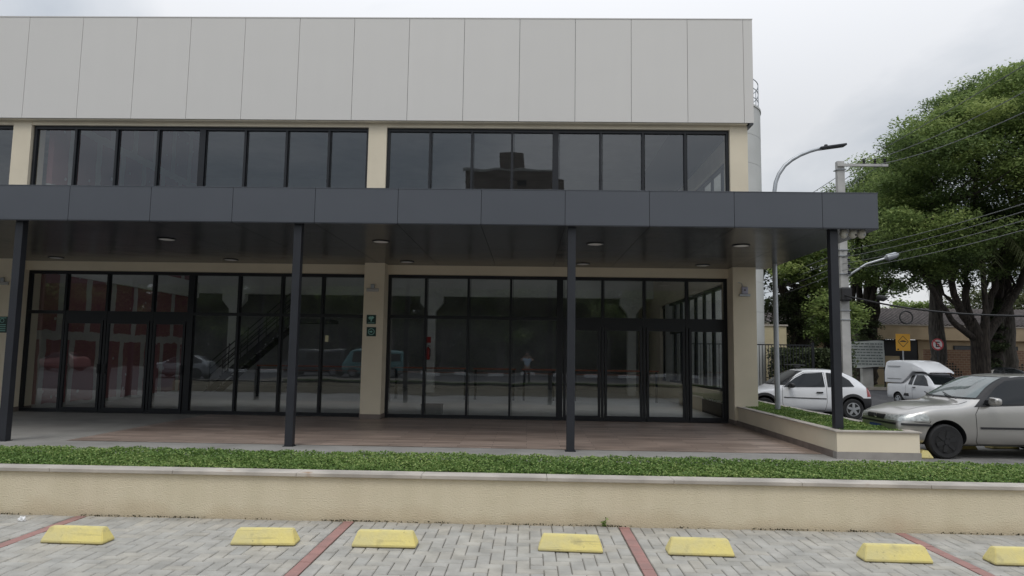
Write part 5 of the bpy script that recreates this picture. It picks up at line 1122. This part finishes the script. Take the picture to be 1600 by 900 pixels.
# palm hanging at the right
def palm(label, px, Y, zc, n, m):
    b = g_at(px, Y); r = empty('palm_tree', b, label, 'palm tree'); g = MB(); g.tube([(0, 0, 0), (.1, 0, zc*.5), (0, 0, zc)], [.16, .13, .12], 12); g.build('trunk', M['bark'], r, smooth=True)
    f = MB()
    for k in range(n):
        a = 2*PI*k/n+rnd.uniform(-.2, .2); L0 = rnd.uniform(2.6, 3.4); upk = rnd.uniform(-.1, .8); sp = []
        for i in range(10): t = i/9; sp.append(Vector((math.cos(a)*L0*t*(1-.15*t), math.sin(a)*L0*t*(1-.15*t), zc+upk*2*t-2.9*t*t)))
        f.tube(sp, [.03*(1-i/11) for i in range(10)], 4)
        for i in range(1, 10):
            for s in (-1, 1):
                for q in range(3):
                    t_ = q/3; p = sp[i-1].lerp(sp[i], t_); dr = (sp[i]-sp[i-1]).normalized(); sd_ = dr.cross(Vector((0, 0, 1))).normalized()*s; tip = p+sd_*rnd.uniform(.35, .55)+dr*.25-Vector((0, 0, rnd.uniform(.25, .55)))
                    wv = dr*.03; f.add([p-wv, p+wv, tip], [(0, 1, 2)])
    me = f.build('fronds', m, r, fix=False); at_ = me.data.attributes.new('leaf', 'FLOAT', 'POINT'); at_.data.foreach_set('value', nr.uniform(.2, .8, len(me.data.vertices)).astype(np.float32))
palm('palm with drooping grey-green fronds in front of the big forked tree', 1541, 35, 7.9, 16, M['leaf_olive'])
# mirrored row behind the photographer
def rear_tree(x, y, h, label):
    r = empty('tree', (x, y, 0), label, 'tree', 'dark trees of the mirrored street'); g = MB()
    for k in range(3): a = rnd.uniform(0, 2*PI); g.tube([(0, 0, 0), (.2*math.cos(a), .2*math.sin(a), h*.25), (1.2*math.cos(a), 1.2*math.sin(a), h*.6)], [.32, .22, .1], 10)
    g.build('trunk', M['bark_l'], r, smooth=True); P = []
    for k in range(44):
        c = np.array([rnd.gauss(0, 2.2), rnd.gauss(0, 1.8), h*rnd.uniform(.22, .95)]); n = 420; d_ = nr.normal(0, 1, (n, 3)); d_ /= np.linalg.norm(d_, axis=1)[:, None]
        P.append(c+d_*nr.uniform(0, 1, (n, 1))**.5*np.array([1.3, 1.3, .7]))
    link('crown', leaves_mesh('crown', np.concatenate(P), .3, nr, .6, .55), M['leaf_main'], r); return r
rt = rear_tree(-50, -28, 11.5, 'dark leafy tree of the mirrored street, furthest left'); nm = ['second', 'third', 'fourth', 'fifth', 'sixth', 'seventh', 'eighth', 'ninth', 'tenth', 'eleventh', 'twelfth', 'thirteenth', 'fourteenth']
for k, (x, y, s) in enumerate(((-44, -29, 1.1), (-38, -27, 1), (-32, -29, 1.1), (-27, -27, .95), (-22, -27, 1.05), (-17, -29, 1.1), (-12, -26, .95), (-7.5, -28, 1.15), (-2.5, -27, 1.0), (2, -29, 1.1), (7, -26.5, .9), (12, -28, 1.1), (17, -27, 1))):
    c = copy_tree(rt); c.location = (x, y, 0); c.scale = (s, s, s); c.rotation_euler = (0, 0, k*1.3); c['label'] = 'dark leafy tree of the mirrored street, %s from the left' % nm[k]
hd = np.stack([nr.uniform(-60, 40, 160000), -34+nr.normal(0, 1.2, 160000), nr.uniform(0, 1, 160000)**.8*9], 1); hd[:, 2] *= .8+.2*np.sin(hd[:, 0]*.7)
tag(link('hedge', leaves_mesh('hedge', hd, .5, nr, .7, .6), M['leaf_main']), 'dark mass of foliage behind the mirrored trees', 'foliage', kind='stuff')
tw = empty('apartment_tower', (-1.9, -62, 0), 'dull brown apartment tower mirrored in the upper windows', 'building')
MB().box(-6.65, 5.4, -6, 6, 0, 26.2).build('wall', M['tower'], tw); MB().box(-2.0, 1.2, 3, 5.9, 26.202, 28.7).build('lift_tower', M['tower'], tw); MB().box(5.402, 6.6, -5, 5.5, 0, 25.2).build('side_wing', M['tower'], tw)
MB().box(-7.0, 5.5, 5.9, 6.1, 26.202, 26.5).build('parapet', M['conc_pole'], tw)
for (x, z) in ((-1.8+.4, 23.2), (-1.8+.4, 20), (4.2, 23.2), (4.2, 20), (.9, 24.7), (.9, 21.2), (-5, 20)): MB().box(x-.55, x+.55, 6.005, 6.03, z-.5, z+.5).build('window', M['signwhite'] if x == 4.2 and z > 22 else M['carglass'], tw)
# ---------------------------------------------------------------- the photographer (mirrored in the glass)
pr = empty('person', (0, -.34, 0), 'person in a light blue shirt holding up a phone, mirrored in the glass', 'person')
def skin(name, V, E_, R, m, parent, root=0, sub=1):
    me = bpy.data.meshes.new(name); me.from_pydata(V, E_, []); o = link(name, me, m, parent); me.skin_vertices or True
    md = o.modifiers.new('skin', 'SKIN'); md.use_smooth_shade = True
    sk = me.skin_vertices[0].data
    for i, r in enumerate(R): sk[i].radius = (r, r) if not isinstance(r, tuple) else r; sk[i].use_root = (i == root)
    s = o.modifiers.new('s', 'SUBSURF'); s.levels = s.render_levels = sub; return o
V = [(0, 0, .93), (0, 0, 1.15), (0, 0, 1.35), (0, .0, 1.46), (0, .02, 1.56), (0, .03, 1.66), (0, .03, 1.73)]
R = [(.15, .11), (.145, .105), (.16, .11), (.06, .06), (.058, .06), (.082, .098), (.06, .075)]
E_ = [(0, 1), (1, 2), (2, 3), (3, 4), (4, 5), (5, 6)]
for s in (-1, 1):
    k = len(V); V += [(s*.17, 0, 1.40), (s*.34, .10, 1.34), (s*.17, .27, 1.50), (s*.11, .295, 1.56)]; R += [.058, .042, .03, .026]; E_ += [(2, k), (k, k+1), (k+1, k+2), (k+2, k+3)]
    k = len(V); V += [(s*.10, 0, .86), (s*.12, .02, .48), (s*.13, -.01, .09), (s*.14, .12, .04)]; R += [.09, .06, .042, .04]; E_ += [(0, k), (k, k+1), (k+1, k+2), (k+2, k+3)]
skin('body', V, E_, R, M['skin'], pr)
V = [(0, 0, .92), (0, 0, 1.15), (0, 0, 1.36), (0, 0, 1.44)]; R = [(.165, .125), (.16, .12), (.175, .125), (.085, .08)]; E_ = [(0, 1), (1, 2), (2, 3)]
for s in (-1, 1): k = len(V); V += [(s*.175, 0, 1.405), (s*.30, .075, 1.355)]; R += [.072, .062]; E_ += [(2, k), (k, k+1)]
skin('shirt', V, E_, R, M['shirt'], pr)
V = [(0, 0, .93)]; R = [(.16, .12)]; E_ = []
for s in (-1, 1): k = len(V); V += [(s*.10, 0, .84), (s*.12, .02, .48), (s*.13, -.01, .12)]; R += [.105, .075, .06]; E_ += [(0, k), (k, k+1), (k+1, k+2)]
skin('trousers', V, E_, R, M['trousers'], pr)
bm = bmesh.new(); bmesh.ops.create_uvsphere(bm, u_segments=20, v_segments=14, radius=1)
for v_ in list(bm.verts):
    v_.co = Vector((v_.co.x*.092, v_.co.y*.112+.012, v_.co.z*.10+1.70))
bmesh.ops.delete(bm, geom=[v_ for v_ in bm.verts if v_.co.z < 1.66 or (v_.co.y > .06 and v_.co.z < 1.72)], context='VERTS'); MB().bm(bm).build('hair', M['hair'], pr, smooth=True)
for s in (-1, 1):
    g = MB()
    for q in range(4): b0 = Vector((s*.105, .30, 1.57+.02*q-.03)); g.tube([b0, b0+Vector((-s*.03, .015, .004)), b0+Vector((-s*.055, .0, .002))], [.009, .0085, .007], 8)
    b0 = Vector((s*.105, .285, 1.53)); g.tube([b0, b0+Vector((-s*.03, -.012, .0)), b0+Vector((-s*.05, -.012, .015))], [.011, .01, .008], 8); g.build('fingers', M['skin'], pr, smooth=True)
ph = MB().box(-.078, .078, .308, .316, 1.548, 1.622, .003).build('phone', M['blackpl']); ph.location = (0, -.34, 0); tag(ph, 'black phone held up by the mirrored person', 'phone')
